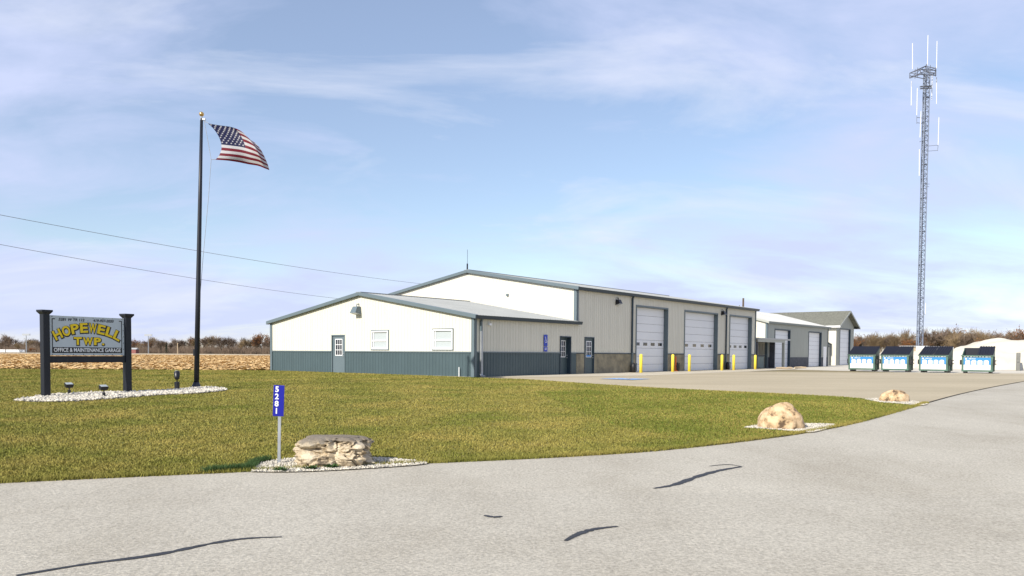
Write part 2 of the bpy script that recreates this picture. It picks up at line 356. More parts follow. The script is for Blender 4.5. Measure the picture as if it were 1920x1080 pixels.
# ------------------------------------------------------------------ the township building (local x = long side, y = gable width)
def siding(name, O, A, U, Nn, a0, a1, zb, zt, m, parent, openings=(), pw=0.9144, rib=0.2286, rh=0.02, start=0.0):
    O, A, U, Nn = map(Vector, (O, A, U, Nn)); fz = (lambda z: z) if callable(zt) else None
    top = zt if callable(zt) else (lambda a: zt)
    p = a0 - start; res = []
    while p < a1 - 1e-4:
        q0, q1 = max(p, a0), min(p + pw, a1)
        prof = [(p, 0.004)]
        for k in range(int(round(pw / rib))):
            c = p + (k + 0.5) * rib
            prof += [(c - 0.032, 0.0), (c - 0.014, rh), (c + 0.014, rh), (c + 0.032, 0.0)]
        prof.append((p + pw, 0.0))
        br = sorted({q0, q1} | {x for x, _ in prof if q0 < x < q1} | {e for o in openings for e in o[:2] if q0 < e < q1})
        def dd(x):
            for (xa, da), (xb, db) in zip(prof, prof[1:]):
                if xa <= x <= xb: return da + (db - da) * (x - xa) / max(xb - xa, 1e-9)
            return 0.0
        mb = MB(); low = MB(); full = any(o[0] <= q0 + 1e-6 and o[1] >= q1 - 1e-6 for o in openings)
        for xa, xb in zip(br, br[1:]):
            if xb - xa < 1e-6: continue
            mid = (xa + xb) / 2; cuts = sorted([(o[2], o[3]) for o in openings if o[0] <= mid <= o[1]])
            z = zb; runs = []
            for c0_, c1_ in cuts:
                if c0_ > z: runs.append((z, c0_, False))
                z = max(z, c1_)
            runs.append((z, None, True))
            for r0, r1, isT in runs:
                ta, tb = (top(xa), top(xb)) if isT else (r1, r1)
                if min(ta, tb) <= r0 + 1e-4: continue
                P = lambda x, zv: O + A * x + U * zv + Nn * dd(x)
                (low if full and not isT else mb).add([P(xa, r0), P(xb, r0), P(xb, tb), P(xa, ta)], [(0, 1, 2, 3)])
        for q_ in (mb, low):
            if q_.f: res.append(q_.build(name, m, parent))
        p += pw
    return res
X, Y_, Z = Vector((1, 0, 0)), Vector((0, 1, 0)), Vector((0, 0, 1))
def part(name, m, parent, *boxes):
    mb = MB()
    for a, b in boxes: mb.box(a, b)
    return mb.build(name, m, parent)
def bev(o, wdt=0.01, seg=1):
    md = o.modifiers.new('bevel', 'BEVEL'); md.width = wdt; md.segments = seg; md.limit_method = 'ANGLE'; return o

def overhead(parent, x0, x1, h, yrec, wall_y, nsec, nwin, win_sec, jamb=True, jm=None):
    """sectional door in a wall facing -y"""
    d = part('overhead_door', M['rubber'], parent, ((x0, yrec + 0.05, 0.0), (x1, yrec + 0.09, h)))
    sh = h / nsec
    for k in range(nsec):
        mb = MB(); z0, z1 = k * sh + 0.006 + (0.03 if k == 0 else 0), (k + 1) * sh - 0.006
        mb.box((x0 + 0.02, yrec, z0), (x1 - 0.02, yrec + 0.045, z1))
        bev(mb.build('door_section', M['doorwhite'], d), 0.012)
    for i in range(nwin):
        c = x0 + (x1 - x0) * (i + 0.62) / (nwin + 0.15); zc = (win_sec + 0.5) * sh
        wdo = part('window', M['glass'], d, ((c - 0.27, yrec - 0.008, zc - 0.1), (c + 0.27, yrec + 0.001, zc + 0.1)))
        wdo['label'] = 'small dark window in white sectional door'
    part('seal', M['rubber'], d, ((x0 + 0.02, yrec - 0.006, 0.0), (x1 - 0.02, yrec + 0.04, 0.034)))
    jmm = jm or M['trim']
    part('door_jamb', jmm, parent, ((x0 - 0.10, wall_y - 0.035, 0), (x0, yrec + 0.1, h + 0.1)))
    part('door_jamb', jmm, parent, ((x1, wall_y - 0.035, 0), (x1 + 0.06, yrec + 0.1, h + 0.1)))
    part('door_head', jmm, parent, ((x0, wall_y - 0.033, h), (x1, yrec + 0.1, h + 0.098)))
    return d
def walk_door(parent, fr, w_, h, rec, leaf_mat, frame_mat, mull, handle_side=1, sticker=False):
    """fr(a, z, d) -> local point; a along wall, d outward. 9-lite door"""
    def bx(a0, z0, d0, a1, z1, d1):
        mb = MB(); ps = [fr(a, z, d_) for z in (z0, z1) for a, d_ in ((a0, d0), (a1, d0), (a1, d1), (a0, d1))]
        mb.hexa(ps[:4], ps[4:]); return mb
    d = bx(0.06, 0.03, -rec - 0.04, w_ - 0.06, h - 0.06, -rec).build('door', leaf_mat, parent)
    fm = MB()
    for b in ((0, 0, -rec - 0.05, 0.06, h, 0.035), (w_ - 0.06, 0, -rec - 0.05, w_, h, 0.035), (0.06, h - 0.06, -rec - 0.05, w_ - 0.06, h, 0.033)):
        t = bx(*b); fm.add(t.v, t.f)
    fm.build('door_frame', frame_mat, parent)
    bx(-0.02, -0.1, -rec - 0.05, w_ + 0.02, 0.03, 0.10).build('door_sill', M['apron'], parent)
    g0, g1, z0, z1 = w_ * 0.27, w_ * 0.75, h * 0.47, h * 0.88
    for i in range(3):
        for j in range(3):
            a0 = g0 + (g1 - g0) * i / 3 + 0.015; a1 = g0 + (g1 - g0) * (i + 1) / 3 - 0.015
            q0 = z0 + (z1 - z0) * j / 3 + 0.015; q1 = z0 + (z1 - z0) * (j + 1) / 3 - 0.015
            bx(a0, q0, -rec - 0.001, a1, q1, -rec + 0.006).build('pane', M['glass'], d)
    mt = MB()
    for b in [(g0 - 0.03, z0 - 0.03, -rec, g0 + 0.012, z1 + 0.03, -rec + 0.018), (g1 - 0.012, z0 - 0.03, -rec, g1 + 0.03, z1 + 0.03, -rec + 0.018),
              (g0 + 0.012, z0 - 0.03, -rec, g1 - 0.012, z0 + 0.012, -rec + 0.017), (g0 + 0.012, z1 - 0.012, -rec, g1 - 0.012, z1 + 0.03, -rec + 0.017)]:
        t = bx(*b); mt.add(t.v, t.f)
    for i in (1, 2):
        a = g0 + (g1 - g0) * i / 3; t = bx(a - 0.014, z0 + 0.012, -rec, a + 0.014, z1 - 0.012, -rec + 0.014); mt.add(t.v, t.f)
        q = z0 + (z1 - z0) * i / 3; t = bx(g0 + 0.012, q - 0.014, -rec, g1 - 0.012, q + 0.014, -rec + 0.015); mt.add(t.v, t.f)
    mt.build('muntin', mull, d)
    hx = w_ * 0.88
    for hz, nm in ((0.98, 'handle'), (1.12, 'lock')): MB().ball(fr(hx, hz, -rec + 0.04), 0.035, 8).build(nm, M['galv'], d, True)
    if sticker: bx(g0, z0 - 0.0, -rec + 0.02, g1 - 0.05, z0 + 0.10, -rec + 0.023).build('sticker', M['posterblue'], d)
    return d
def flood(parent, p, n, m, big=1.0):
    """wall lamp: arm and hooded head. p on the wall, n outward (local)"""
    t = Vector((-n.y, n.x, 0)); q = Vector(p); mb = MB()
    mb.tube([q + n * 0.0 + Z * 0.28 * big, q + n * 0.12 * big + Z * 0.26 * big, q + n * 0.14 * big + Z * 0.14 * big], 0.025 * big, 6)
    lo = [q + n * 0.02 + t * s * 0.19 * big + Z * -0.2 * big for s in (-1, 1)] + [q + n * 0.36 * big + t * s * 0.19 * big - Z * 0.12 * big for s in (1, -1)]
    hi = [q + n * 0.02 + t * s * 0.15 * big + Z * 0.16 * big for s in (-1, 1)] + [q + n * 0.22 * big + t * s * 0.15 * big + Z * 0.16 * big for s in (1, -1)]
    mb.hexa(lo, hi); o = mb.build('wall_lamp', m, parent)
    mb = MB(); mb.hexa([v - Z * 0.012 * big for v in lo], [v - Z * 0.001 for v in lo]); mb.build('lamp_lens', M['galv'], o)
    return o
SL = 1.42 / 8.4
B = tag(empty('township_garage', C0, math.atan2(UY, UX)), 'long cream steel garage and office with slate wainscot and three white overhead doors', 'building')
W = 16.8; XM = 9.0; XE = 36.1; EO, EM = 3.0, 5.0; WH = 1.25
# gable front of the office (x = 0, faces -x); a runs from the near corner to the far left
fr_front = lambda a, z, d: Vector((-d, a, z))
gab = lambda e: (lambda a: e + SL * (8.4 - abs(a - 8.4)) - 0.02)
front_open = [(9.74, 10.92, -0.2, 2.2)]
wins = [(6.16, 7.49, 1.38, 2.38), (1.43, 2.81, 1.38, 2.40)]
siding('siding_panel', (0, 0, 0), Y_, Z, -X, 0.0, W, WH, gab(EO), M['cream'], B, [(9.74, 10.92, 0, 2.2)] + wins)
siding('wainscot_panel', (0, 0, 0), Y_, Z, -X, 0.0, W, -0.15, WH, M['teal'], B, front_open)
part('wainscot_cap', M['trim'], B, ((-0.045, 0.16, WH - 0.03), (-0.003, 9.72, WH + 0.03)))
part('wainscot_cap', M['trim'], B, ((-0.045, 10.94, WH - 0.03), (-0.003, W - 0.12, WH + 0.03)))
part('base_trim', M['apron'], B, ((-0.05, 0.2, -0.2), (0.05, 9.7, 0.03)), ((-0.05, 10.96, -0.2), (0.05, W, 0.03)))
part('corner_trim', M['trim'], B, ((-0.05, -0.05, -0.1), (-0.022, 0.17, EO)), ((-0.05, -0.05, -0.1), (0.13, -0.022, EO)))
part('corner_trim', M['trim'], B, ((-0.05, W - 0.14, -0.1), (-0.022, W + 0.05, EO)), ((-0.05, W + 0.022, -0.1), (0.14, W + 0.05, EO)))
walk_door(B, lambda a, z, d: Vector((-d, 9.74 + (1.18 - a), z)), 1.18, 2.2, 0.03, M['trim'], M['trim'], M['white'])
for (a0, a1, z0, z1) in wins:
    wd = part('window', M['blind'], B, ((0.03, a0 + 0.05, z0 + 0.05), (0.05, a1 - 0.05, z1 - 0.05)))
    wd['label'] = 'white framed sliding window with pale blind'
    f_ = MB()
    for bx_ in (((-0.05, a0, z0), (0.05, a0 + 0.07, z1)), ((-0.05, a1 - 0.07, z0), (0.05, a1, z1)), ((-0.048, a0 + 0.07, z0), (0.05, a1 - 0.07, z0 + 0.07)), ((-0.048, a0 + 0.07, z1 - 0.07), (0.05, a1 - 0.07, z1))): f_.box(*bx_)
    f_.build('frame', M['white'], wd)
    zm = (z0 + z1) / 2 - 0.04
    part('sash_rail', M['white'], wd, ((-0.015, a0 + 0.07, zm - 0.03), (0.029, a1 - 0.07, zm + 0.03)))
    part('sash_stile', M['white'], wd, ((-0.013, a1 - 0.17, z0 + 0.07), (0.028, a1 - 0.12, zm - 0.03)), ((-0.013, a1 - 0.17, zm + 0.03), (0.028, a1 - 0.12, z1 - 0.07)))
    part('casing', M['trim'], wd, ((-0.035, a0 - 0.05, z0 - 0.05), (-0.005, a0 - 0.001, z1 + 0.05)), ((-0.035, a1 + 0.001, z0 - 0.05), (-0.005, a1 + 0.05, z1 + 0.05)),
         ((-0.035, a0 - 0.001, z1 + 0.001), (-0.005, a1 + 0.001, z1 + 0.05)), ((-0.035, a0 - 0.001, z0 - 0.05), (-0.005, a1 + 0.001, z0 - 0.001)))
flood(B, (-0.02, 8.55, 3.55), -X, M['trim'], 1.25)
# side wall of office + garage (y = 0, faces -y)
D = [(6.97, 11.25), (13.9, 19.43), (21.82, 26.2)]; D = [(XM + a, XM + b) for a, b in D]; DH = 4.3
dA, dB = (7.33, 8.44), (9.82, 10.90)
siding('siding_panel', (0, 0, 0), X, Z, -Y_, 0.0, XM, WH, EO + 0.02, M['cream'], B, [(*dA, 0, 2.2)])
siding('wainscot_panel', (0, 0, 0), X, Z, -Y_, 0.0, XM, -0.15, WH, M['teal'], B, [(*dA, -0.2, 2.2)])
siding('siding_panel', (0, 0, 0), X, Z, -Y_, XM, XE, WH, EM + 0.02, M['cream'], B, [(*dB, 0, 2.2)] + [(a, b, 0, DH) for a, b in D])
part('wainscot_cap', M['trim'], B, ((0.14, -0.045, WH - 0.03), (dA[0] - 0.01, -0.003, WH + 0.03)), ((dA[1] + 0.01, -0.045, WH - 0.03), (XM, -0.003, WH + 0.03)))
segs = [(XM + 0.002, dB[0] - 0.003)] + list(zip([dB[1] + 0.003] + [b + 0.062 for _, b in D], [a - 0.103 for a, _ in D] + [XE - 0.002]))
for a, b in segs:
    bev(part('stone_base', M['stone'], B, ((a, -0.03, -0.2), (b, 0.10, WH - 0.035))), 0.012)
    part('wainscot_cap', M['darktrim'], B, ((a, -0.055, WH - 0.032), (b, 0.10, WH + 0.02)))
walk_door(B, lambda a, z, d: Vector((dA[0] + a, -d, z)), dA[1] - dA[0], 2.2, 0.22, M['teal'], M['darktrim'], M['white'])
walk_door(B, lambda a, z, d: Vector((dB[0] + a, -d, z)), dB[1] - dB[0], 2.2, 0.04, M['teal'], M['darktrim'], M['white'], sticker=True)
for a, b in D: overhead(B, a, b, DH, 0.27, 0.0, 8, 4, 3)
flood(B, (XM + 4.45, -0.02, 4.45), -Y_, M['black'], 0.9)
flood(B, (XM + 20.2, -0.02, 4.45), -Y_, M['black'], 0.9)
part('corner_trim', M['trim'], B, ((XM - 0.05, -0.06, EO + 0.12), (XM - 0.022, 0.17, EM)), ((XM - 0.05, -0.06, EO + 0.12), (XM + 0.13, -0.024, EM)))
part('corner_trim', M['trim'], B, ((XE - 0.12, -0.06, WH + 0.03), (XE + 0.02, -0.024, EM)))
# gable of the garage above the office roof, plain far walls
siding('siding_panel', (XM, 0, 0), Y_, Z, -X, 0.0, W, EO - 0.3, gab(EM), M['cream'], B)
mb = MB(); mb.add([(0.01, W, -0.2), (XM, W, -0.2), (XM, W, EO), (0.01, W, EO)], [(0, 1, 2, 3)]); mb.add([(XM, W, -0.2), (XE, W, -0.2), (XE, W, EM), (XM, W, EM)], [(0, 1, 2, 3)])
mb.build('rear_wall', M['cream'], B)
mb = MB(); mb.add([(XE, 0.02, -0.2), (XE, W, -0.2), (XE, W, EM), (XE, 8.4, EM + 1.4), (XE, 0.02, EM)], [(0, 1, 2, 3, 4)]); mb.build('end_wall', M['cream'], B)
# roofs: ribbed sheets, one by one
def roof(parent, x0, x1, y_e, y_r, ze, m, over=0.22, xo=0.18, sl=SL):
    sg = 1 if y_r > y_e else -1
    U = Vector((0, sg, sl)).normalized(); Nn = Vector((0, -sg * sl, 1)).normalized()
    ln = (abs(y_r - y_e) + over) * math.sqrt(1 + sl * sl)
    O = Vector((0, y_e - sg * over, ze + 0.10 - sl * over))
    return siding('roof_panel', O, X, U, Nn, x0 - xo, x1 + 0.02, 0, ln, m, parent, rh=0.028)
roof(B, 0, XM - 0.03, 0, 8.4, EO, M['roofmetal']); roof(B, 0, XM - 0.03, W, 8.4, EO, M['roofmetal'])
roof(B, XM, XE + 0.2, 0, 8.4, EM, M['roofmetal']); roof(B, XM, XE + 0.2, W, 8.4, EM, M['roofmetal'])
def rake(parent, x, yr, ze, half, over=0.24, hgt=0.2, m=None, sl=SL, thick=0.05, xb=0.16):
    for sg in (-1, 1):
        ye = yr + sg * (half + over); zt = lambda y: ze + 0.135 + sl * (half - abs(y - yr))
        mb = MB()
        lo = [(x - xb - thick, yr, zt(yr) - hgt), (x - xb - thick, ye, zt(ye) - hgt), (x + 0.02, ye, zt(ye) - hgt), (x + 0.02, yr, zt(yr) - hgt)]
        hi = [(a, b, c + hgt) for a, b, c in lo]
        mb.hexa(lo, hi); bev(mb.build('rake_trim', m or M['trim'], parent), 0.02, 2)
rake(B, 0, 8.4, EO, 8.4); rake(B, XM, 8.4, EM, 8.4)
def gutter(parent, x0, x1, ze, over=0.24, m=None, y=0.0, sg=-1):
    mb = MB(); yo = y + sg * over
    mb.hexa([(x0, yo, ze - 0.10), (x1, yo, ze - 0.10), (x1, y - sg * 0.0, ze - 0.10), (x0, y - sg * 0.0, ze - 0.10)],
            [(x0, yo + sg * 0.05, ze + 0.07), (x1, yo + sg * 0.05, ze + 0.07), (x1, y - sg * 0.02, ze + 0.07), (x0, y - sg * 0.02, ze + 0.07)])
    return mb.build('gutter', m or M['darktrim'], parent)
gutter(B, -0.2, XM + 0.25, EO); gutter(B, XM - 0.2, XE + 0.2, EM)
part('ridge_cap', M['roofmetal'], B, ((-0.2, 8.2, EO + 1.515), (XM - 0.05, 8.6, EO + 1.56)))
part('ridge_cap', M['roofmetal'], B, ((XM - 0.2, 8.2, EM + 1.515), (XE + 0.2, 8.6, EM + 1.56)))
def downspout(x, zt, m1, m2, zsplit=1.3):
    o = part('downspout', m1, B, ((x - 0.05, -0.13, zsplit), (x + 0.05, -0.03, zt - 0.25)))
    mb = MB(); mb.hexa([(x - 0.05, -0.13, zt - 0.25), (x + 0.05, -0.13, zt - 0.25), (x + 0.05, -0.03, zt - 0.25), (x - 0.05, -0.03, zt - 0.25)],
                       [(x - 0.05, -0.2, zt - 0.1), (x + 0.05, -0.2, zt - 0.1), (x + 0.05, -0.1, zt - 0.1), (x - 0.05, -0.1, zt - 0.1)]); mb.build('elbow', m1, o)
    part('lower_pipe', m2, o, ((x - 0.06, -0.15, 0.12), (x + 0.06, -0.032, zsplit)))
    mb = MB(); mb.tube([(x, -0.1, 0.16), (x, -0.14, 0.08), (x, -0.32, 0.04)], 0.07, 8); mb.build('outlet', M['galv'], o)
downspout(0.42, EO, M['trim'], M['galv'], 2.3); downspout(XM + 6.3, EM, M['darktrim'], M['trim']); downspout(XM + 20.95, EM, M['darktrim'], M['trim'])
mb = MB(); mb.tube([(XM - 0.1, 8.4, EM + 1.3), (XM - 0.1, 8.4, EM + 1.95)], 0.05, 6); mb.tube([(XM - 0.1, 8.4, EM + 1.9), (XM - 0.12, 8.38, EM + 2.85)], 0.012, 5)
mb.build('whip_antenna', M['black'], B)
for x_, z_ in ((1.0, 2.6), ): part('camera_box', M['white'], B, ((x_, -0.14, z_), (x_ + 0.18, -0.01, z_ + 0.1)))
part('vent', M['trim'], B, ((XM - 0.1, 5.05, EM - 0.25), (XM - 0.01, 5.2, EM - 0.12)))
# things fixed to or standing at the wall
def on_side(px, ydist):        # local x of the spot at sideways distance ydist from the wall under image column px
    k = (px - 960) / F; X0 = C0.x + VX * ydist; Y0 = C0.y + VY * ydist
    k2 = k * math.cos(R(2.2))
    return (k2 * Y0 - X0) / (UX - k2 * UY)
ada = tag(empty('accessible_parking_sign', bl(5.92, -0.035, 1.32), B.rotation_euler.z), 'blue accessible parking sign with white wheelchair symbol on the office wall', 'sign')
part('plate', M['adablue'], ada, ((-0.17, -0.012, 0.30), (0.17, 0.0, 0.92)))
part('lower_plate', M['adablue'], ada, ((-0.17, -0.012, 0.0), (0.17, 0.0, 0.27)))
def wheelchair(mb, s, f):      # simple wheelchair pictogram; f maps (a, b) to a point
    ring = [(0.16 * math.cos(t), 0.16 * math.sin(t) - 0.10) for t in [R(q) for q in range(-200, 60, 20)]]
    def stroke(pts, wd):
        for (a, b), (c, d_) in zip(pts, pts[1:]):
            l = math.hypot(c - a, d_ - b) or 1; nx, ny = -(d_ - b) / l * wd / 2, (c - a) / l * wd / 2
            mb.add([f((a + nx) * s, (b + ny) * s), f((a - nx) * s, (b - ny) * s), f((c - nx) * s, (d_ - ny) * s), f((c + nx) * s, (d_ + ny) * s)], [(0, 1, 2, 3)])
    stroke(ring, 0.05); stroke([(-0.05, 0.25), (-0.03, 0.0), (0.12, 0.0), (0.2, -0.2), (0.27, -0.18)], 0.06); stroke([(-0.04, 0.13), (0.1, 0.12)], 0.045)
    cc = [f((-0.05 + 0.055 * math.cos(R(q))) * s, (0.33 + 0.055 * math.sin(R(q))) * s) for q in range(0, 360, 45)]; mb.add(cc, [tuple(range(8))])
mb = MB(); wheelchair(mb, 0.5, lambda a, b: (a, -0.015, 0.62 + b)); mb.build('symbol', M['white'], ada)
mb = MB(); mb.box((-0.1, -0.0145, 0.17), (0.1, -0.0121, 0.2)); mb.box((-0.08, -0.0145, 0.09), (0.08, -0.0121, 0.12)); mb.build('lettering', M['white'], ada)
pk = gp(1172, 711.5); pk_ = empty('parking_symbol', (pk.x, pk.y, gl(pk.y) + 0.031), B.rotation_euler.z)
tag(pk_, 'worn blue accessible parking symbol painted on the concrete apron', 'marking')
mb = MB(); mb.add([(-0.9, -0.9, 0), (0.9, -0.9, 0), (0.9, 0.9, 0), (-0.9, 0.9, 0)], [(0, 1, 2, 3)]); mb.build('painted_square', M['paintblue'], pk_)
mb = MB(); wheelchair(mb, 2.0, lambda a, b: (b, -a, 0.004)); mb.build('symbol', M['white'], pk_)
for px, nm in ((1201.7, 'left of the first tall overhead door'), (1261.3, 'right of the first tall overhead door beside an orange marker'), (1292.4, 'at left edge of the middle overhead door'),
               (1353.5, 'right of the middle overhead door'), (1375.6, 'at left edge of the third overhead door'), (1416, 'at the garage end beside the dark lean-to')):
    x_ = on_side(px, -1.0); p = bl(x_, -1.0)
    mb = MB(); mb.tube([(0, 0, -0.1), (0, 0, 1.14), (0, 0, 1.19), (0, 0, 1.21)], [0.1, 0.1, 0.075, 0.02], 14)
    o = mb.build('bollard', M['yellow'], None, True); o.location = (p.x, p.y, GZ)
    tag(o, 'yellow steel bollard ' + nm, 'bollard', 'yellow bollards guarding the garage doors')
def small_black(px, lab, yd=-0.28):
    x_ = on_side(px, yd); p = bl(x_, yd); mb = MB()
    pr = [(0.0, -0.1), (0.13, -0.1), (0.15, 0.35), (0.10, 0.58), (0.03, 0.62), (0.0, 0.62)]
    mb.tube([(0, 0, 0), (0, 0, 0.4), (0, 0, 0.56), (0, 0, 0.63)], [0.15, 0.16, 0.12, 0.04], 10); mb.tube([(0.1, 0, 0.5), (0.2, 0, 0.6), (0.2, 0, 0.1)], 0.02, 5)
    o = mb.build('black_canister', M['rubber'], None, True); o.location = (p.x, p.y, GZ + 0.02); tag(o, lab, 'canister')
small_black(1187.5, 'round topped black canister at the downspout left of first overhead door')
small_black(1364.5, 'round topped black canister at the downspout left of third overhead door')
small_black(1269, 'round topped black canister beside orange marker between two overhead doors')
x_ = on_side(1265.5, -0.2); p = bl(x_, -0.25); mb = MB(); mb.tube([(0, 0, 0), (0, 0, 0.05), (0, 0, 0.06), (0, 0, 1.0), (0, 0, 1.05)], [0.17, 0.15, 0.07, 0.05, 0.02], 10)
o = mb.build('orange_marker', M['orange'], None, True); o.location = (p.x, p.y, GZ + 0.02); tag(o, 'slim orange marker post against the stone base between overhead doors', 'marker')
# white hose stub on the front wall
mb = MB(); mb.tube([(-0.12, 0.9, -0.05), (-0.12, 0.9, 0.5)], 0.025, 6); mb.build('standpipe', M['white'], B)

# ------------------------------------------------------------------ lean-to, second and third buildings
LT = tag(empty('lean_to', bl(XE + 0.25, 0.3), B.rotation_euler.z), 'open fronted dark lean-to shed with flat pale roof beside the garage end', 'shed')
mb = MB(); mb.box((-0.0, 4.6, 0), (6.2, 4.7, 2.4)); mb.build('rear_wall', M['charcoal'], LT)
part('side_wall', M['charcoal'], LT, ((6.15, 0.4, 0), (6.25, 4.6, 2.4)))
part('roof', M['whiteroof'], LT, ((-0.1, -0.55, 2.55), (7.6, 4.8, 2.68)))
part('fascia', M['grey'], LT, ((-0.1, -0.5, 2.33), (6.35, -0.42, 2.548)))
part('post', M['grey'], LT, ((6.1, -0.5, 0), (6.35, -0.3, 2.33)))
part('post', M['charcoal'], LT, ((0.0, -0.4, 0), (0.14, -0.26, 2.33)))
TB = tag(empty('storage_tank', bl(XE + 3.4, 1.6), B.rotation_euler.z), 'grey green box tank standing inside the dark lean-to', 'tank')
bev(part('body', mat('grey green', (0.20, 0.24, 0.22), 0.7, 0.1, 2), TB, ((-1.3, -0.6, 0.05), (1.3, 0.6, 1.1))), 0.04, 2)
part('lid', M['charcoal'], TB, ((-1.35, -0.65, 1.1), (1.35, 0.65, 1.18)))
rr = random.Random(8)
for k in range(5):
    p = bl(XE + 2.0 + k * 1.2, -1.5 - 0.5 * rr.random()); mb = MB(); l_ = 0.25 + 0.3 * rr.random()
    mb.tube([(-l_, 0, 0.1), (0, 0.05, 0.11), (l_, 0, 0.09)], [0.07, 0.09, 0.07], 7); o = mb.build('log', M['tan'], None); o.location = (p.x, p.y, GZ); o.rotation_euler.z = rr.uniform(0, 1.2)
    tag(o, 'short tan log before the lean-to, %s from the end bollard' % ('first', 'second', 'third', 'fourth', 'fifth')[k], 'log', 'logs lying before the lean-to')

Q = Vector((23.2, 73.0)); B2 = tag(empty('storage_building', (Q.x, Q.y, GZ), B.rotation_euler.z), 'grey shaded steel storage building with pale metal roof and two white overhead doors', 'building')
L2, W2, E2, s2 = 17.8, 11.2, 4.2, 1.5 / 5.6
d2 = [(2.0, 6.0), (11.5, 15.5)]
siding('siding_panel', (0, 0, 0), X, Z, -Y_, 0, L2, 1.0, E2, M['grey'], B2, [(a, b, 0, 3.56) for a, b in d2])  # side wall colour carries the shade; the lit gable stays cream
for a, b in ((0.05, 1.9), (6.07, 11.39), (15.57, L2 - 0.02)): part('base_panel', M['charcoal'], B2, ((a, -0.03, -0.2), (b, 0.08, 1.0)))
for a, b in d2: overhead(B2, a, b, 3.56, 0.2, 0.0, 8, 0, 0, jm=M['darktrim'])
part('side_door', M['white'], B2, ((16.2, -0.05, 0.02), (17.2, 0.0, 2.15)))
siding('siding_panel', (0, 0, 0), Y_, Z, -X, 0, W2, -0.1, lambda a: E2 + s2 * (5.6 - abs(a - 5.6)), M['cream'], B2)
mb = MB(); mb.add([(L2, 0.0, -0.2), (L2, W2, -0.2), (L2, W2, E2), (L2, 5.6, E2 + 1.5), (L2, 0.0, E2)], [(0, 1, 2, 3, 4)]); mb.add([(0, W2, -0.2), (L2, W2, -0.2), (L2, W2, E2), (0, W2, E2)], [(0, 1, 2, 3)]); mb.build('rear_wall', M['grey'], B2)
roof(B2, 0, L2 + 0.15, 0, 5.6, E2, M['whiteroof'], sl=s2); roof(B2, 0, L2 + 0.15, W2, 5.6, E2, M['whiteroof'], sl=s2)
rake(B2, 0, 5.6, E2, 5.6, m=M['grey'], sl=s2); gutter(B2, -0.2, L2 + 0.2, E2, m=M['trim'])
part('corner_trim', M['trim'], B2, ((-0.05, -0.05, 0), (-0.022, 0.15, E2)), ((-0.05, -0.05, 0), (0.13, -0.022, E2)))
part('corner_trim', M['darktrim'], B2, ((L2 - 0.13, -0.05, 0), (L2 + 0.02, -0.022, E2)))

Q3 = Vector((39.2, 97.0)); B3 = tag(empty('tall_shed', (Q3.x, Q3.y, GZ), B.rotation_euler.z), 'tall gabled shed with dark shingle roof and one white overhead door', 'building')
W3, LL3, E3, s3 = 7.4, 15.0, 4.9, 1.7 / 3.7
g3 = lambda a: E3 + s3 * (3.7 - abs(a - 3.7))
siding('siding_panel', (0, 0, 0), X, Z, -Y_, 0, W3, -0.1, g3, M['grey'], B3, [(1.53, 5.85, -0.2, 4.45)])  # shade put into the gable's grey; the lit eave wall is cream
overhead(B3, 1.53, 5.85, 4.45, 0.2, 0.0, 8, 0, 0, jm=M['darktrim'])
siding('siding_panel', (0, 0, 0), Y_, Z, -X, 0, LL3, -0.1, E3, M['cream'], B3)
mb = MB(); mb.add([(W3, 0, -0.2), (W3, LL3, -0.2), (W3, LL3, E3), (W3, 0, E3)], [(0, 1, 2, 3)]); mb.add([(0, LL3, -0.2), (W3, LL3, -0.2), (W3, LL3, E3), (3.7, LL3, E3 + 1.7), (0, LL3, E3)], [(0, 1, 2, 3, 4)]); mb.build('rear_wall', M['grey'], B3)
for sg in (-1, 1):
    xe = 3.7 + sg * 4.3; mb = MB(); zr, ze = E3 + 1.86, E3 + 0.16 - s3 * 0.6
    lo = [(3.7, -0.6, zr - 0.1), (xe, -0.6, ze - 0.1), (xe, LL3 + 0.4, ze - 0.1), (3.7, LL3 + 0.4, zr - 0.1)]
    mb.hexa(lo, [(a, b, c + 0.1) for a, b, c in lo]); mb.build('roof_slope', M['shingle'], B3)
    lo = [(3.7, -0.64, zr - 0.22), (xe, -0.64, ze - 0.22), (xe, -0.602, ze - 0.22), (3.7, -0.602, zr - 0.22)]
    mb = MB(); mb.hexa(lo, [(a, b, c + 0.22) for a, b, c in lo]); mb.build('rake_trim', M['grey'], B3)
    x0, x1 = sorted((xe, xe + sg * 0.04)); part('fascia', M['white'], B3, ((x0, -0.62, ze - 0.2), (x1, LL3 + 0.4, ze + 0.01)))
    part('soffit', M['white'], B3, ((min(xe, 3.7 + sg * 3.7), -0.6, ze - 0.2), (max(xe, 3.7 + sg * 3.7), LL3, ze - 0.17)))
SH = tag(empty('small_shed', tuple(Vector((Q3.x, Q3.y, GZ)) + Vector((VX, VY, 0)) * 0.6 - Vector((UX, UY, 0)) * 2.8), B.rotation_euler.z), 'small slate shed with slanted roof between the storage building and tall shed', 'shed')
mb = MB(); mb.hexa([(0, 0, 0), (2.7, 0, 0), (2.7, 3, 0), (0, 3, 0)], [(0, 0, 2.9), (2.7, 0, 2.5), (2.7, 3, 2.5), (0, 3, 2.9)]); mb.build('wall', M['trim'], SH)
mb = MB(); mb.hexa([(-0.1, -0.15, 2.92), (2.75, -0.15, 2.5), (2.75, 3, 2.5), (-0.1, 3, 2.92)], [(-0.1, -0.15, 3.02), (2.75, -0.15, 2.6), (2.75, 3, 2.6), (-0.1, 3, 3.02)]); mb.build('roof', M['darktrim'], SH)
part('door', M['grey'], SH, ((0.4, -0.04, 0.05), (2.2, -0.001, 2.2))); part('door_frame', M['darktrim'], SH, ((0.25, -0.05, 0), (0.4, -0.001, 2.35)), ((2.2, -0.05, 0), (2.35, -0.001, 2.35)), ((0.4, -0.05, 2.2), (2.2, -0.001, 2.35)))

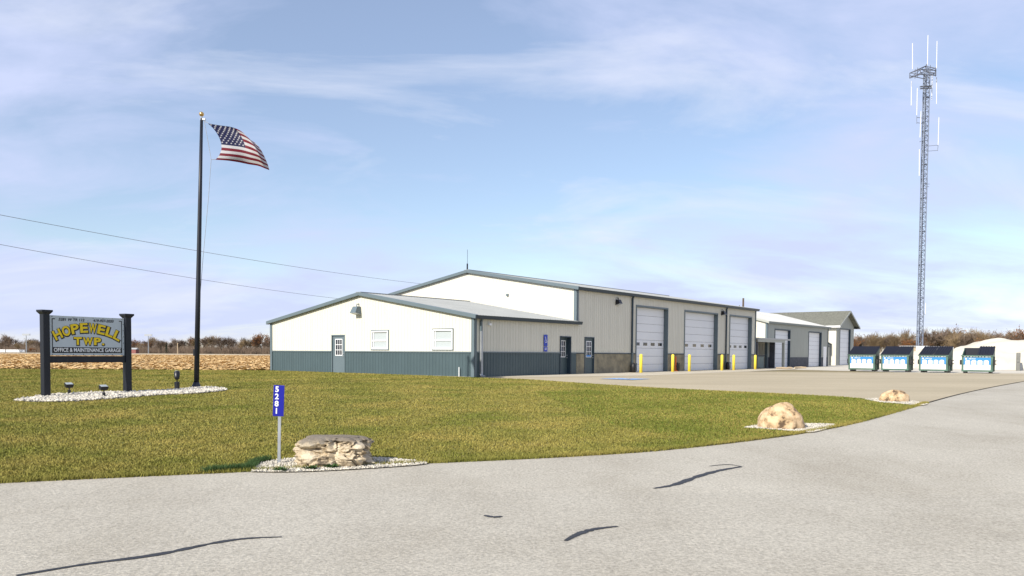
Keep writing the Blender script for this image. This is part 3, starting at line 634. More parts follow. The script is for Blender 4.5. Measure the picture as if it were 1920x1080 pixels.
# ------------------------------------------------------------------ text helper
def text_mesh(txt, size, m, parent, name, mtx, bold=0.0, extr=0.002, shear=0.0, width=None):
    cu = bpy.data.curves.new('t', 'FONT'); cu.body = txt; cu.size = size; cu.align_x = 'CENTER'; cu.align_y = 'CENTER'
    cu.offset = bold; cu.extrude = extr; cu.shear = shear; cu.resolution_u = 4
    ob = bpy.data.objects.new('t', cu); COL.objects.link(ob)
    dg = bpy.context.evaluated_depsgraph_get(); me = bpy.data.meshes.new_from_object(ob.evaluated_get(dg))
    bpy.data.objects.remove(ob)
    if width:
        xs = [v.co.x for v in me.vertices]; k = width / (max(xs) - min(xs)); c = (max(xs) + min(xs)) / 2
        for v in me.vertices: v.co.x = (v.co.x - c) * k
    me.transform(mtx); me.materials.clear(); me.materials.append(m)
    o = bpy.data.objects.new(name, me); COL.objects.link(o); o.parent = parent
    return o
UP = Matrix(((1, 0, 0, 0), (0, 0, -1, 0), (0, 1, 0, 0), (0, 0, 0, 1)))      # text plane -> local xz facing -y
def T(x, y, z, rot=0.0): return Matrix.Translation((x, y, z)) @ UP @ Matrix.Rotation(rot, 4, 'Z')

# ------------------------------------------------------------------ township sign (local x along the board, faces -y)
pl, pr = gp(86, 747), gp(230, 738.5); sd = Vector((pr.x - pl.x, pr.y - pl.y)); sdn = sd.normalized(); SW = 2.62
SG = tag(empty('township_sign', (pl.x, pl.y, gl(pl.y)), math.atan2(sdn.y, sdn.x)), 'grey township sign with yellow arched lettering on two dark posts', 'sign')
dz = gl(pl.y + sdn.y * SW) - gl(pl.y)
for x_, zb in ((0, -0.2), (SW, dz - 0.2)):
    o = bev(part('post', M['postblack'], SG, ((x_ - 0.1, -0.1, zb), (x_ + 0.1, 0.1, 2.56))), 0.012)
    mb = MB(); mb.hexa([(x_ - 0.1, -0.1, 2.5), (x_ + 0.1, -0.1, 2.5), (x_ + 0.1, 0.1, 2.5), (x_ - 0.1, 0.1, 2.5)], [(x_ - 0.155, -0.155, 2.575), (x_ + 0.155, -0.155, 2.575), (x_ + 0.155, 0.155, 2.575), (x_ - 0.155, 0.155, 2.575)])
    mb.box((x_ - 0.16, -0.16, 2.576), (x_ + 0.16, 0.16, 2.63)); mb.build('post_cap', M['postblack'], SG)
part('cross_rail', M['postblack'], SG, ((0.1, -0.06, 1.06), (SW - 0.1, 0.06, 1.26)))
bw, z0, z1 = SW - 0.22, 1.28, 2.48; xc = SW / 2
bd = bev(part('board', M['signface'], SG, ((0.11, -0.03, z0), (SW - 0.11, 0.03, z1))), 0.006)
part('name_band', M['black'], bd, ((0.19, -0.034, z0 + 0.07), (SW - 0.19, -0.0305, z0 + 0.25)))
mb = MB()
for b in (((0.19, -0.034, z0 + 0.252), (0.215, -0.0305, z1 - 0.09)), ((SW - 0.215, -0.034, z0 + 0.252), (SW - 0.19, -0.0305, z1 - 0.09)), ((0.217, -0.034, z1 - 0.115), (0.29, -0.0305, z1 - 0.09)), ((SW - 0.29, -0.034, z1 - 0.115), (SW - 0.217, -0.0305, z1 - 0.09))): mb.box(*b)
mb.build('border', M['black'], bd)
text_mesh('OFFICE & MAINTENANCE GARAGE', 0.165, M['white'], bd, 'lettering', T(xc, -0.036, z0 + 0.16), 0.003, width=bw - 0.26)
text_mesh('5281 W TR 112', 0.115, M['black'], bd, 'lettering', T(xc - 0.52, -0.033, z1 - 0.115), 0.003, shear=0.2, width=0.80)
text_mesh('419-937-2020', 0.115, M['black'], bd, 'lettering', T(xc + 0.50, -0.033, z1 - 0.115), 0.003, shear=0.2, width=0.68)
text_mesh('-', 0.1, M['black'], bd, 'lettering', T(xc - 0.01, -0.033, z1 - 0.115), 0.0)
Rr = 2.15
for i, ch in enumerate('HOPEWELL'):
    th = (i - 3.5) * 0.131; 
    xx = xc + Rr * math.sin(th); zc = (z1 - 0.36 - Rr) + Rr * math.cos(th)
    text_mesh(ch, 0.40, M['black'], bd, 'letter', T(xx + 0.014, -0.0335, zc - 0.014, -th), 0.036, width=0.30)
    text_mesh(ch, 0.40, M['signyellow'], bd, 'letter', T(xx, -0.040, zc, -th), 0.013, width=0.246)
for ch, xx, wd in (('T', -0.34, 0.25), ('W', -0.02, 0.31), ('P', 0.29, 0.23), ('.', 0.475, 0.075)):
    text_mesh(ch, 0.31, M['black'], bd, 'letter', T(xc + xx + 0.012, -0.0335, z0 + 0.43 - 0.012), 0.034, width=wd + 0.045)
    text_mesh(ch, 0.31, M['signyellow'], bd, 'letter', T(xc + xx, -0.040, z0 + 0.43), 0.013, width=wd)
mb = MB()
for k in range(8):
    for zq in (z0 + 0.03, z1 - 0.03): mb.ball((0.2 + k * (SW - 0.4) / 7, -0.032, zq), 0.014, 6)
for k in range(1, 6):
    mb.ball((SW - 0.145, -0.032, z0 + k * 0.2), 0.014, 6)
mb.build('screws', M['black'], bd)['kind'] = 'stuff'
def spot(px, py, lab, kind):
    p = gp(px, py); mb = MB(); mb.tube([(0, 0, -0.1), (0, 0, 0.16)], 0.045, 8)
    o = empty('landscape_spotlight', (p.x, p.y, gl(p.y) + 0.02), math.atan2(sdn.y, sdn.x) + (0 if kind else 0.2)); tag(o, lab, 'spotlight', 'spotlights in the pebble bed')
    mb.build('stem', M['black'], o)
    if kind:     # flat flood head
        mb = MB(); mb.tube([(0, 0, 0.16), (0, 0, 0.26)], 0.018, 6); mb.build('bracket', M['black'], o)
        mb = MB(); mb.hexa([(-0.13, -0.02, 0.25), (0.13, -0.02, 0.25), (0.13, 0.10, 0.30), (-0.13, 0.10, 0.30)], [(-0.15, -0.08, 0.36), (0.15, -0.08, 0.36), (0.15, 0.09, 0.43), (-0.15, 0.09, 0.43)]); h_ = mb.build('head', M['black'], o); h_.scale = (0.8, 0.8, 0.9)
        mb = MB(); mb.hexa([(-0.13, -0.064, 0.368), (0.13, -0.064, 0.368), (0.13, 0.076, 0.426), (-0.13, 0.076, 0.426)], [(-0.13, -0.068, 0.376), (0.13, -0.068, 0.376), (0.13, 0.072, 0.434), (-0.13, 0.072, 0.434)]); mb.build('lens', M['blind'], h_)
    else:
        part('box', M['black'], o, ((-0.06, -0.06, 0.0), (0.06, 0.06, 0.26)))
        mb = MB(); mb.tube([(0, 0, 0.25), (0, 0, 0.33), (0.0, 0, 0.36), (0.02, 0.02, 0.42), (0.07, 0.06, 0.60), (0.075, 0.065, 0.62)], [0.02, 0.02, 0.07, 0.09, 0.10, 0.085], 10); h_ = mb.build('head', M['black'], o, True)
        mb = MB(); mb.tube([(0.074, 0.064, 0.615), (0.078, 0.067, 0.63)], 0.08, 10); mb.build('lens', M['blind'], h_)
spot(130, 742, 'flat black spotlight with pale lens near the left sign post', 1)
spot(195, 747, 'flat black spotlight below the right half of the sign', 1)
spot(332, 731, 'tall black bullet spotlight beside the flagpole base', 0)
# pebble bed
def pebbles(name, n, sampler, smin, smax, m, seed, off=0.0, parent=None):
    rg = np.random.default_rng(seed)
    base = np.array([(1, 0, 0), (-1, 0, 0), (0, 1, 0), (0, -1, 0), (0, 0, 0.7), (0, 0, -0.7)]); fc = np.array([(0, 2, 4), (2, 1, 4), (1, 3, 4), (3, 0, 4), (2, 0, 5), (1, 2, 5), (3, 1, 5), (0, 3, 5)])
    pts = sampler(rg, n); n = len(pts)
    sc = rg.uniform(smin, smax, (n, 1, 1)) * rg.uniform(0.6, 1.2, (n, 1, 3)); a = rg.uniform(0, 6.28, n)
    rot = np.zeros((n, 3, 3)); rot[:, 0, 0] = np.cos(a); rot[:, 0, 1] = -np.sin(a); rot[:, 1, 0] = np.sin(a); rot[:, 1, 1] = np.cos(a); rot[:, 2, 2] = 1
    V = np.einsum('nij,nkj->nki', rot, base[None] * sc) + rg.normal(0, 0.12, (n, 6, 3)) * sc
    z = np.array([gl(y) for y in pts[:, 1]]) + off; V[:, :, :2] += pts[:, None, :]; V[:, :, 2] += z[:, None] + 0.3 * sc[:, :, 2]
    return fast_mesh(name, V.reshape(-1, 3), (fc[None] + 6 * np.arange(n)[:, None, None]).reshape(-1, 3), m, parent)
def in_poly(P, poly):
    x, y = P[:, 0], P[:, 1]; ins = np.zeros(len(P), bool); q = np.array(poly); j = len(q) - 1
    for i in range(len(q)):
        c = ((q[i, 1] > y) != (q[j, 1] > y)) & (x < (q[j, 0] - q[i, 0]) * (y - q[i, 1]) / (q[j, 1] - q[i, 1] + 1e-12) + q[i, 0]); ins ^= c; j = i
    return ins
def poly_sampler(poly):
    q = np.array(poly)
    def f(rg, n):
        P = rg.uniform(q.min(0), q.max(0), (n * 4, 2)); return P[in_poly(P, poly)][:n]
    return f
bed = smooth_line([P2(*q) for q in ((24, 754), (90, 744), (170, 739), (260, 737), (330, 733), (390, 728.5), (426, 733), (380, 739), (300, 743), (210, 750), (110, 756), (24, 754))], 6)[:-1]
bo = sheet('pebble_bed', bed, 0.035, M['whitestone'])
o = pebbles('bed_pebbles', 5200, poly_sampler(bed), 0.03, 0.065, M['pebble'], 3, 0.045); tag(o, 'white pebbles heaped in the strip under sign and flagpole', 'pebbles', kind='stuff')

# ------------------------------------------------------------------ flagpole, halyard, flag
fp = gp(368, 729); top = at(378, 222, fp.y + 0.1)
FPo = tag(empty('flagpole', (fp.x, fp.y, gl(fp.y))), 'tall slim black flagpole with gold ball standing in the pebble bed', 'flagpole')
lo = Vector((0, 0, 0)); hi = top - Vector((fp.x, fp.y, gl(fp.y)))
mb = MB(); mb.tube([lo - Z * 0.1, lo.lerp(hi, 0.35), lo.lerp(hi, 0.7), hi], [0.092, 0.085, 0.068, 0.05], 14); mb.build('pole', M['postblack'], FPo, True)
mb = MB(); mb.tube([Z * 0.0, Z * 0.03, Z * 0.10, Z * 0.24], [0.27, 0.25, 0.15, 0.098], 16); mb.build('base_flare', M['postblack'], FPo, True)
mb = MB(); mb.tube([hi, hi + Z * 0.08], 0.03, 8); mb.box(tuple(hi + Vector((-0.04, -0.04, -0.06))), tuple(hi + Vector((0.14, 0.04, 0.0)))); mb.build('truck', M['galv'], FPo)
mb = MB(); mb.ball(hi + Z * 0.15, 0.085, 14); mb.build('ball', M['gold'], FPo, True)
mb = MB(); c_ = lo.lerp(hi, 0.135); mb.box(tuple(c_ + Vector((-0.13, -0.03, -0.12))), tuple(c_ + Vector((-0.07, 0.03, 0.12)))); mb.build('cleat', M['black'], FPo)
FY = fp.y + 0.1
def fpx(px, py, dy=0.0): return at(px, py, FY + dy)
hal = MB(); base = Vector((fp.x, fp.y, gl(fp.y)))
hal.tube([fpx(383, 227) - base, fpx(390, 265) - base, fpx(396, 299) - base], 0.008, 4); hal.tube([fpx(396, 299) - base, fpx(391, 370) - base, fpx(381, 480) - base, fpx(374, 570) - base, fpx(371, 640) - base], 0.008, 4)
hal.tube([fpx(383, 227) - base, fpx(391, 231) - base], 0.01, 4); hal.tube([fpx(396, 299) - base, fpx(405, 299) - base], 0.01, 4)
hal.build('halyard', M['rope'], FPo)
def bez(pts, t):
    pts = [Vector(p) for p in pts]; n = len(pts) - 1
    x = t * n; i = min(int(x), n - 1); f_ = x - i
    p0, p1, p2, p3 = pts[max(i - 1, 0)], pts[i], pts[i + 1], pts[min(i + 2, n)]
    return 0.5 * ((2 * p1) + (p2 - p0) * f_ + (2 * p0 - 5 * p1 + 4 * p2 - p3) * f_ * f_ + (3 * p1 - p0 - 3 * p2 + p3) * f_ ** 3)
ftop = [(390, 231.5), (412, 235), (433, 238), (449, 244), (459, 252), (466, 260), (477, 267)]
fbot = [(404, 299.5), (425, 301), (446, 304), (466, 308), (484, 311), (496, 315.5), (505, 319)]
fhoist = [(390, 231.5), (400, 241), (409, 254), (414.5, 268), (415, 280), (411, 291), (404, 299.5)]
ffly = [(477, 267), (485, 275), (491, 284), (496, 294), (500, 303), (503, 311), (505, 319)]
def fl(u, v):                  # u along the fly, v down the hoist (Coons patch in the cloth's outline)
    Pt, Pb, Ph, Pf = bez(ftop, u), bez(fbot, u), bez(fhoist, v), bez(ffly, v)
    c = (1 - u) * (1 - v) * Vector(ftop[0]) + u * (1 - v) * Vector(ftop[-1]) + (1 - u) * v * Vector(fbot[0]) + u * v * Vector(fbot[-1])
    q = (1 - v) * Pt + v * Pb + (1 - u) * Ph + u * Pf - c
    dy = 0.35 * u + 0.17 * math.sin(u * 8.5 - v * 2.2) * (0.25 + u) + 0.10 * math.sin(v * 5 + u * 3)
    return fpx(q.x, q.y, dy)
mb = MB(); NU, NV = 60, 39
vs = [fl(i / NU, j / NV) for j in range(NV + 1) for i in range(NU + 1)]
for j in range(NV):
    for i in range(NU):
        s = j // 3; mb.mi = 2 if (i < NU * 0.4 and s < 7) else (0 if s % 2 == 0 else 1)
        a = j * (NU + 1) + i; mb.f.append([a, a + 1, a + NU + 2, a + NU + 1]); mb.m.append(mb.mi)
mb.v = [tuple(v) for v in vs]
FG = mb.build('flag', [M['red'], M['flagwhite'], M['navy']], None, True); tag(FG, 'striped red and white flag with starred blue canton flying from the flagpole', 'flag')
for m_ in ('red', 'flagwhite', 'navy'):      # thin cloth lets some sun through
    n = M[m_].node_tree.nodes; l = M[m_].node_tree.links; tr = n.new('ShaderNodeBsdfTranslucent'); mx = n.new('ShaderNodeMixShader'); mx.inputs[0].default_value = 0.3
    tr.inputs[0].default_value = n['Principled BSDF'].inputs['Base Color'].default_value; l.new(n['Principled BSDF'].outputs[0], mx.inputs[1]); l.new(tr.outputs[0], mx.inputs[2]); l.new(mx.outputs[0], n['Material Output'].inputs[0])
st = MB()
for row in range(9):
    for c_ in range(6 if row % 2 == 0 else 5):
        u = 0.4 * ((c_ * 2 + 1 + (row % 2)) / 12); v = (7 / 13) * ((row + 1) / 10)
        p0 = fl(u, v); du = (fl(u + 0.004, v) - p0).normalized(); dv = (fl(u, v + 0.004) - p0); dv = (dv - du * dv.dot(du)).normalized(); nn = du.cross(dv); nn = -nn if nn.y > 0 else nn
        pts = [p0 + nn * 0.008 + (du * math.sin(R(36 * k)) - dv * math.cos(R(36 * k))) * (0.042 if k % 2 == 0 else 0.018) for k in range(10)]
        st.add(pts, [tuple(range(10))])
st.build('stars', M['flagwhite'], FG)['kind'] = 'stuff'

# ------------------------------------------------------------------ house number sign
hp = gp(523, 872); HN = tag(empty('house_number_sign', (hp.x, hp.y, gl(hp.y)), R(4)), 'blue house number plate reading 5281 on a galvanised post', 'sign')
mb = MB(); tilt = 0.02
mb.hexa([(-0.022, -0.012, -0.1), (0.022, -0.012, -0.1), (0.022, 0.012, -0.1), (-0.022, 0.012, -0.1)], [(-0.022 + tilt, -0.012, 1.16), (0.022 + tilt, -0.012, 1.16), (0.022 + tilt, 0.012, 1.16), (-0.022 + tilt, 0.012, 1.16)])
mb.build('post', M['galv'], HN)
pt = bev(part('plate', M['bluesign'], HN, ((-0.075, -0.022, 0.735), (0.085, -0.0135, 1.20))), 0.012, 3); pt.rotation_euler.y = 0.035
pt.location.x = -0.035
for k, ch in enumerate('5281'): text_mesh(ch, 0.115, M['white'], pt, 'digit', T(-0.022, -0.0235, 1.135 - k * 0.108), 0.003)

# ------------------------------------------------------------------ boulders
def boulder(name, px, py, wd, dp, ht, m, seed, label, ledge=False, rz=0.0):
    p = gp(px, py); bm = bmesh.new(); bmesh.ops.create_icosphere(bm, subdivisions=5, radius=1)
    for v in bm.verts:
        c = v.co.copy()
        if ledge:
            e = 5.0; k = (abs(c.x) ** e + abs(c.y) ** e + abs(c.z) ** e) ** (-1 / e); c = c * k
            c.z = max(c.z, -0.9)
            st_ = mnoise.noise((c.x * 1.1 + seed, c.y * 1.1, c.z * 1.9)) ; d = 0.22 * st_ + 0.15 * mnoise.turbulence((c.x * 2 + seed, c.y * 2, c.z * 3), 4, True) - 0.08
            d -= 0.35 * max(0, mnoise.noise((c.x * 1.7 + 5, c.y * 1.7, c.z * 1.2 + seed)) - 0.12) * (1.6 if c.x > 0 else 0.8); crack = mnoise.voronoi((c.x * 2.1 + seed, c.y * 2.1, c.z * 1.5))[0]; d -= 0.26 * max(0, 0.14 - (crack[1] - crack[0])) / 0.14
            hor = Vector((c.x, c.y, 0)).normalized(); c += hor * d * (1.0 if abs(c.z) < 0.8 else 0.4); c.z += 0.05 * mnoise.noise((c.x * 3, c.y * 3, seed))
            if c.z > 0: c.z -= 0.12 * max(0, c.x - 0.2)
        else:
            k = 1 + 0.10 * mnoise.noise(c * 0.9 + Vector((seed, 0, 0))) + 0.10 * mnoise.noise(c * 2.3 + Vector((0, seed, 0))) + 0.035 * mnoise.turbulence(c * 5, 4, True)
            c = c * k; c.z = max(c.z, -0.35)
        v.co = c
    me = bpy.data.meshes.new(name); bm.to_mesh(me); bm.free(); me.materials.append(m)
    for q in me.polygons: q.use_smooth = not ledge
    xs = [v.co.x for v in me.vertices]; zs = [v.co.z for v in me.vertices]
    for v in me.vertices:
        v.co = Vector(((v.co.x - (max(xs) + min(xs)) / 2) / (max(xs) - min(xs)) * wd, v.co.y / 2 * dp, (v.co.z - min(zs)) / (max(zs) - min(zs)) * (ht + 0.05) - 0.05))
    o = bpy.data.objects.new(name, me); COL.objects.link(o); o.location = (p.x, p.y + dp * 0.4, gl(p.y) + 0.03); o.rotation_euler.z = rz
    return tag(o, label, 'boulder')
boulder('boulder', 619, 879, 1.22, 0.75, 0.43, M['ledge'], 3.3, 'flat topped layered limestone boulder beside the house number post', True, 0.05)
boulder('boulder', 1475, 807, 0.98, 0.8, 0.55, M['granite'], 7.1, 'rounded tan boulder on white gravel at the curved lawn edge')
boulder('boulder', 1683, 755, 0.92, 0.6, 0.36, M['granite'], 12.4, 'low tan boulder at the lawn tip by the driveway junction')
pads = [[(470, 888), (478, 876), (505, 868), (560, 862), (650, 860), (720, 862), (770, 866), (800, 873), (700, 881), (560, 888)],
        [(1393, 804), (1425, 799), (1480, 797), (1530, 797), (1566, 799), (1530, 812), (1500, 812), (1450, 808)],
        [(1620, 750), (1650, 748), (1700, 752), (1738, 758.5), (1725, 762), (1690, 759), (1650, 756)]]
padp = []
for i, pd in enumerate(pads):
    pp = smooth_line([P2(*q) for q in pd + [pd[0]]], 5)[:-1]; padp.append(pp); sheet('gravel_pad', pp, 0.027 + 0.002 * i, M['whitestone'])
    o = pebbles('pad_gravel', [5200, 3000, 1800][i], poly_sampler(pp), 0.008, 0.022, M['pebble'], 20 + i, 0.029 + 0.002 * i)
    tag(o, ['white gravel around the flat limestone boulder', 'white gravel around the rounded tan boulder', 'white gravel around the low boulder by the driveway'][i], 'gravel', kind='stuff')

# ------------------------------------------------------------------ lawn blades
rg = np.random.default_rng(11)
def blades(name, n, poly, excl, hmin, hmax, wdt, m, seed, nearpow, ymax, kmin=-30):
    rg = np.random.default_rng(seed)
    Yv = 9.5 + (ymax - 9.5) * rg.random(n * 3) ** nearpow; Xv = rg.uniform(-0.72, 0.72, n * 3) * Yv
    P = np.stack([Xv, Yv], 1); P = P[in_poly(P, poly)]
    for e in excl: P = P[~in_poly(P, e)]
    P = P[:n]; n = len(P); a = rg.uniform(0, 6.28, n); h = rg.uniform(hmin, hmax, n); wv = wdt * rg.uniform(0.7, 1.3, n) * (1 + P[:, 1] / 22)
    lean = rg.uniform(0.2, 1.1, n) * h; b = rg.uniform(0, 6.28, n)
    z = np.interp(P[:, 1], [-100] + CUTS + [1000], [0] + [g(c) for c in CUTS] + [GZ]) + 0.018
    V = np.zeros((n, 3, 3)); V[:, 0, 0] = P[:, 0] - np.cos(a) * wv; V[:, 0, 1] = P[:, 1] - np.sin(a) * wv; V[:, 1, 0] = P[:, 0] + np.cos(a) * wv; V[:, 1, 1] = P[:, 1] + np.sin(a) * wv
    V[:, 0, 2] = z; V[:, 1, 2] = z; V[:, 2, 0] = P[:, 0] + np.cos(b) * lean; V[:, 2, 1] = P[:, 1] + np.sin(b) * lean; V[:, 2, 2] = z + h
    return fast_mesh(name, V.reshape(-1, 3), np.arange(n * 3).reshape(-1, 3), m)
bfoot = [b2(0, 0), b2(9, 0), b2(9, W), b2(0, W)]
o = blades('grass', 520000, lawn_poly, padp + [bed, bfoot], 0.015, 0.042, 0.007, M['grass'], 1, 1.5, 50); tag(o, 'short olive and straw coloured mown lawn grass', 'grass', kind='stuff')
tip = [P2(*q) for q in ((1000, 735), (1250, 730), (1622, 749), (1690, 757), (1725, 762), (1600, 795), (1490, 815), (1330, 836), (1150, 800))]
o = blades('green_grass', 90000, tip, padp, 0.02, 0.045, 0.007, mat('green grass blade', (0.16, 0.19, 0.035), 0.8, col2=(0.09, 0.13, 0.02), scale=0.6, island=0.3, spec=0.1), 2, 1.2, 36); tag(o, 'greener lawn grass at the tip between driveway and road', 'grass', kind='stuff')
def edge_blades(n, seed, line, m, hmin, hmax, wmax):
    rg = np.random.default_rng(seed); q = np.array(line); k = rg.integers(0, len(q) - 1, n); t = rg.random(n)[:, None]; P = q[k] * (1 - t) + q[k + 1] * t
    P[:, 1] += np.abs(rg.normal(0, wmax, n)) - 0.04; P[:, 0] += rg.normal(0, 0.03, n); a = rg.uniform(0, 6.28, n); h = rg.uniform(hmin, hmax, n); b = rg.uniform(0, 6.28, n); l = h * rg.uniform(0.2, 0.9, n); z = np.array([gl(y) for y in P[:, 1]]) + 0.015; wv = 0.006
    V = np.zeros((n, 3, 3)); V[:, 0] = np.stack([P[:, 0] - np.cos(a) * wv, P[:, 1] - np.sin(a) * wv, z], 1); V[:, 1] = np.stack([P[:, 0] + np.cos(a) * wv, P[:, 1] + np.sin(a) * wv, z], 1); V[:, 2] = np.stack([P[:, 0] + np.cos(b) * l, P[:, 1] + np.sin(b) * l, z + h], 1)
    return fast_mesh('edge_grass', V.reshape(-1, 3), np.arange(n * 3).reshape(-1, 3), m)
eg = [e for e in edge if e[0] > -16]
o = edge_blades(26000, 9, eg, M['grass'], 0.02, 0.07, 0.10); tag(o, 'ragged grass fringe along the road edge', 'grass', kind='stuff')
lp = [P2(*q) for q in ((380, 889), (430, 886), (468, 883), (474, 874), (500, 867))]
o = edge_blades(5000, 10, lp, M['weed'], 0.03, 0.11, 0.12); tag(o, 'dark green uncut grass left of the limestone boulder', 'grass', kind='stuff')
for px, py, lab in ((422, 0, ''), (527, 887, 'dark low weed growing in the gravel below the number post'), (582, 884, 'small green weed at the limestone boulder foot'), (622, 881, 'tiny green weed before the limestone boulder')):
    if not lab: continue
    p = gp(px, py); mb = MB(); rq = random.Random(px)
    for _ in range(60):
        a = rq.uniform(0, 6.28); l_ = rq.uniform(0.03, 0.11); c = Vector((rq.uniform(-.07, .07), rq.uniform(-.03, .03), 0.0)); d = Vector((math.cos(a) * l_, math.sin(a) * l_ * 0.6, rq.uniform(0.01, 0.06))); n_ = Vector((-d.y, d.x, 0)).normalized() * 0.008
        mb.add([c - n_, c + n_, c + d * 0.6 + n_ * 1.6, c + d, c + d * 0.6 - n_ * 1.6], [(0, 1, 2, 3, 4)])
    o = mb.build('weed', M['weed'], None); o.location = (p.x, p.y, gl(p.y) + 0.035); tag(o, lab, 'weed')
# ------------------------------------------------------------------ corn residue
rg = np.random.default_rng(4); n = 90000
Yv = 46.6 + 190 * rg.random(n) ** 2.2; Xv = rg.uniform(-0.74, -0.12, n) * Yv
P = np.stack([Xv, Yv], 1); P = P[in_poly(P, [(-400, 46.5), (-90, 46.5), (-12.6, 50.0), (-8, 60), (10, 240), (-400, 240)])]; n = len(P)
a = rg.uniform(0, 6.28, n); ln = rg.uniform(0.08, 0.28, n); wv = rg.uniform(0.02, 0.05, n); t1 = rg.uniform(-0.1, 0.25, n); z0_ = GZ + rg.uniform(0.01, 0.10, n)
V = np.zeros((n, 4, 3)); dx, dy = np.cos(a), np.sin(a); k2 = 1 + Yv[:n] * 0
for i, (s, q) in enumerate(((-1, -1), (1, -1), (1, 1), (-1, 1))):
    V[:, i, 0] = P[:, 0] + dx * ln * s - dy * wv * q; V[:, i, 1] = P[:, 1] + dy * ln * s + dx * wv * q; V[:, i, 2] = z0_ + t1 * ln * (s + 1) + q * 0.02
o = fast_mesh('corn_residue', V.reshape(-1, 3), np.arange(n * 4).reshape(-1, 4), M['residue']); tag(o, 'pale straw corn residue strewn across the harvested field', 'residue', kind='stuff')

# ------------------------------------------------------------------ recycling bins
def make_bin(openlid):
    r = empty('recycling_bin')
    Wb, Db, Hf, Hb = 0.95, 1.5, 1.22, 1.80
    mb = MB(); mb.hexa([(-Wb, 0.0, 0.12), (Wb, 0.0, 0.12), (Wb, Db, 0.12), (-Wb, Db, 0.12)], [(-Wb, -0.06, Hf), (Wb, -0.06, Hf), (Wb, Db, Hf), (-Wb, Db, Hf)])
    mb.hexa([(-Wb, -0.06, Hf + 0.001), (-Wb + 0.05, -0.06, Hf + 0.001), (-Wb + 0.05, Db, Hf + 0.001), (-Wb, Db, Hf + 0.001)], [(-Wb, -0.05, Hf + 0.03), (-Wb + 0.05, -0.05, Hf + 0.03), (-Wb + 0.05, Db, Hb), (-Wb, Db, Hb)])
    mb.hexa([(Wb - 0.05, -0.06, Hf + 0.001), (Wb, -0.06, Hf + 0.001), (Wb, Db, Hf + 0.001), (Wb - 0.05, Db, Hf + 0.001)], [(Wb - 0.05, -0.05, Hf + 0.03), (Wb, -0.05, Hf + 0.03), (Wb, Db, Hb), (Wb - 0.05, Db, Hb)])
    bev(mb.build('body', M['bingreen'], r), 0.015)
    part('skid', M['rubber'], r, ((-Wb + 0.1, 0.1, 0.0), (-Wb + 0.25, Db - 0.1, 0.12))); part('skid', M['rubber'], r, ((Wb - 0.25, 0.1, 0.0), (Wb - 0.1, Db - 0.1, 0.12)))
    part('rim', M['bingreen'], r, ((-Wb - 0.06, -0.12, Hf - 0.02), (Wb + 0.06, -0.061, Hf + 0.05)))
    for sx in (-1, 1):
        mb = MB(); x0, x1 = sorted((sx * (Wb + 0.002), sx * (Wb + 0.14))); mb.box((x0, 0.25, 0.62), (x1, 1.2, 0.68)); mb.box((x0, 0.25, 0.86), (x1, 1.2, 0.92)); mb.box((x0 if sx > 0 else x0, 0.2, 0.6), (x1, 0.25, 0.94))
        mb.build('fork_pocket', M['rubber'], r)
        mb = MB(); x0, x1 = sorted((sx * (Wb + 0.001), sx * (Wb + 0.03))); 
        for yy in (0.35, 0.8, 1.25): mb.box((x0, yy, 0.14), (x1, yy + 0.05, Hf - 0.03))
        mb.build('stiffener', M['bingreen'], r)
    sl_ = (Hb - Hf) / (Db + 0.06)
    for sx in (-1, 1):
        x0, x1 = sorted((sx * 0.01, sx * (Wb + 0.02)))
        if openlid and sx < 0: mb = MB(); mb.hexa([(x0, Db + 0.02, 0.75), (x1, Db + 0.02, 0.75), (x1, Db + 0.07, 0.75), (x0, Db + 0.07, 0.75)], [(x0, Db + 0.02, Hb), (x1, Db + 0.02, Hb), (x1, Db + 0.07, Hb), (x0, Db + 0.07, Hb)]); mb.build('open_lid', M['lid'], r); continue
        zf = lambda y: Hf + 0.06 + (y + 0.1) * sl_
        mb = MB(); lo = [(x0, -0.13, zf(-0.13)), (x1, -0.13, zf(-0.13)), (x1, Db + 0.03, zf(Db)), (x0, Db + 0.03, zf(Db))]; mb.hexa(lo, [(a, b, c + 0.03) for a, b, c in lo])
        for k in range(6):
            xr = x0 + (x1 - x0) * (k + 0.5) / 6; lo = [(xr - 0.03, -0.12, zf(-0.12) + 0.031), (xr + 0.03, -0.12, zf(-0.12) + 0.031), (xr + 0.03, Db + 0.04, zf(Db) + 0.031), (xr - 0.03, Db + 0.04, zf(Db) + 0.031)]; mb.hexa(lo, [(a, b, c + 0.035) for a, b, c in lo])
        mb.build('lid', M['lid'], r)
    yy = lambda z: -0.06 * (z - 0.12) / (Hf - 0.12) - 0.004          # leaning front face
    def q(x0, x1, z0, z1, off): return [(x0, yy(z0) - off, z0), (x1, yy(z0) - off, z0), (x1, yy(z1) - off, z1), (x0, yy(z1) - off, z1)]
    mb = MB(); mb.hexa(q(-0.82, 0.82, 0.24, 1.10, 0.004), q(-0.82, 0.82, 0.24, 1.10, 0.0)); po = mb.build('poster', M['poster'], r)
    mb = MB(); mb.add(q(-0.82, 0.82, 0.60, 1.10, 0.007), [(0, 1, 2, 3)]); mb.build('blue_field', M['posterblue'], po)
    mb = MB()
    for k in range(4):
        c = -0.57 + k * 0.375; mb.add(q(c - 0.15, c + 0.15, 0.62, 0.88, 0.010) , [(0, 1, 2, 3)]); a = q(c - 0.15, c + 0.15, 0.88, 0.93, 0.010); a[2] = (c + 0.06, *a[2][1:]); a[3] = (c - 0.06, *a[3][1:]); mb.add(a, [(0, 1, 2, 3)])
    cc = [(-0.68 + 0.06 * math.cos(R(t)), yy(1.02) - 0.010, 1.02 + 0.06 * math.sin(R(t))) for t in range(0, 360, 30)]; mb.add(cc, [tuple(range(12))])
    mb.build('white_panels', M['poster'], po)['kind'] = 'stuff'
    mb = MB(); rq = random.Random(2)
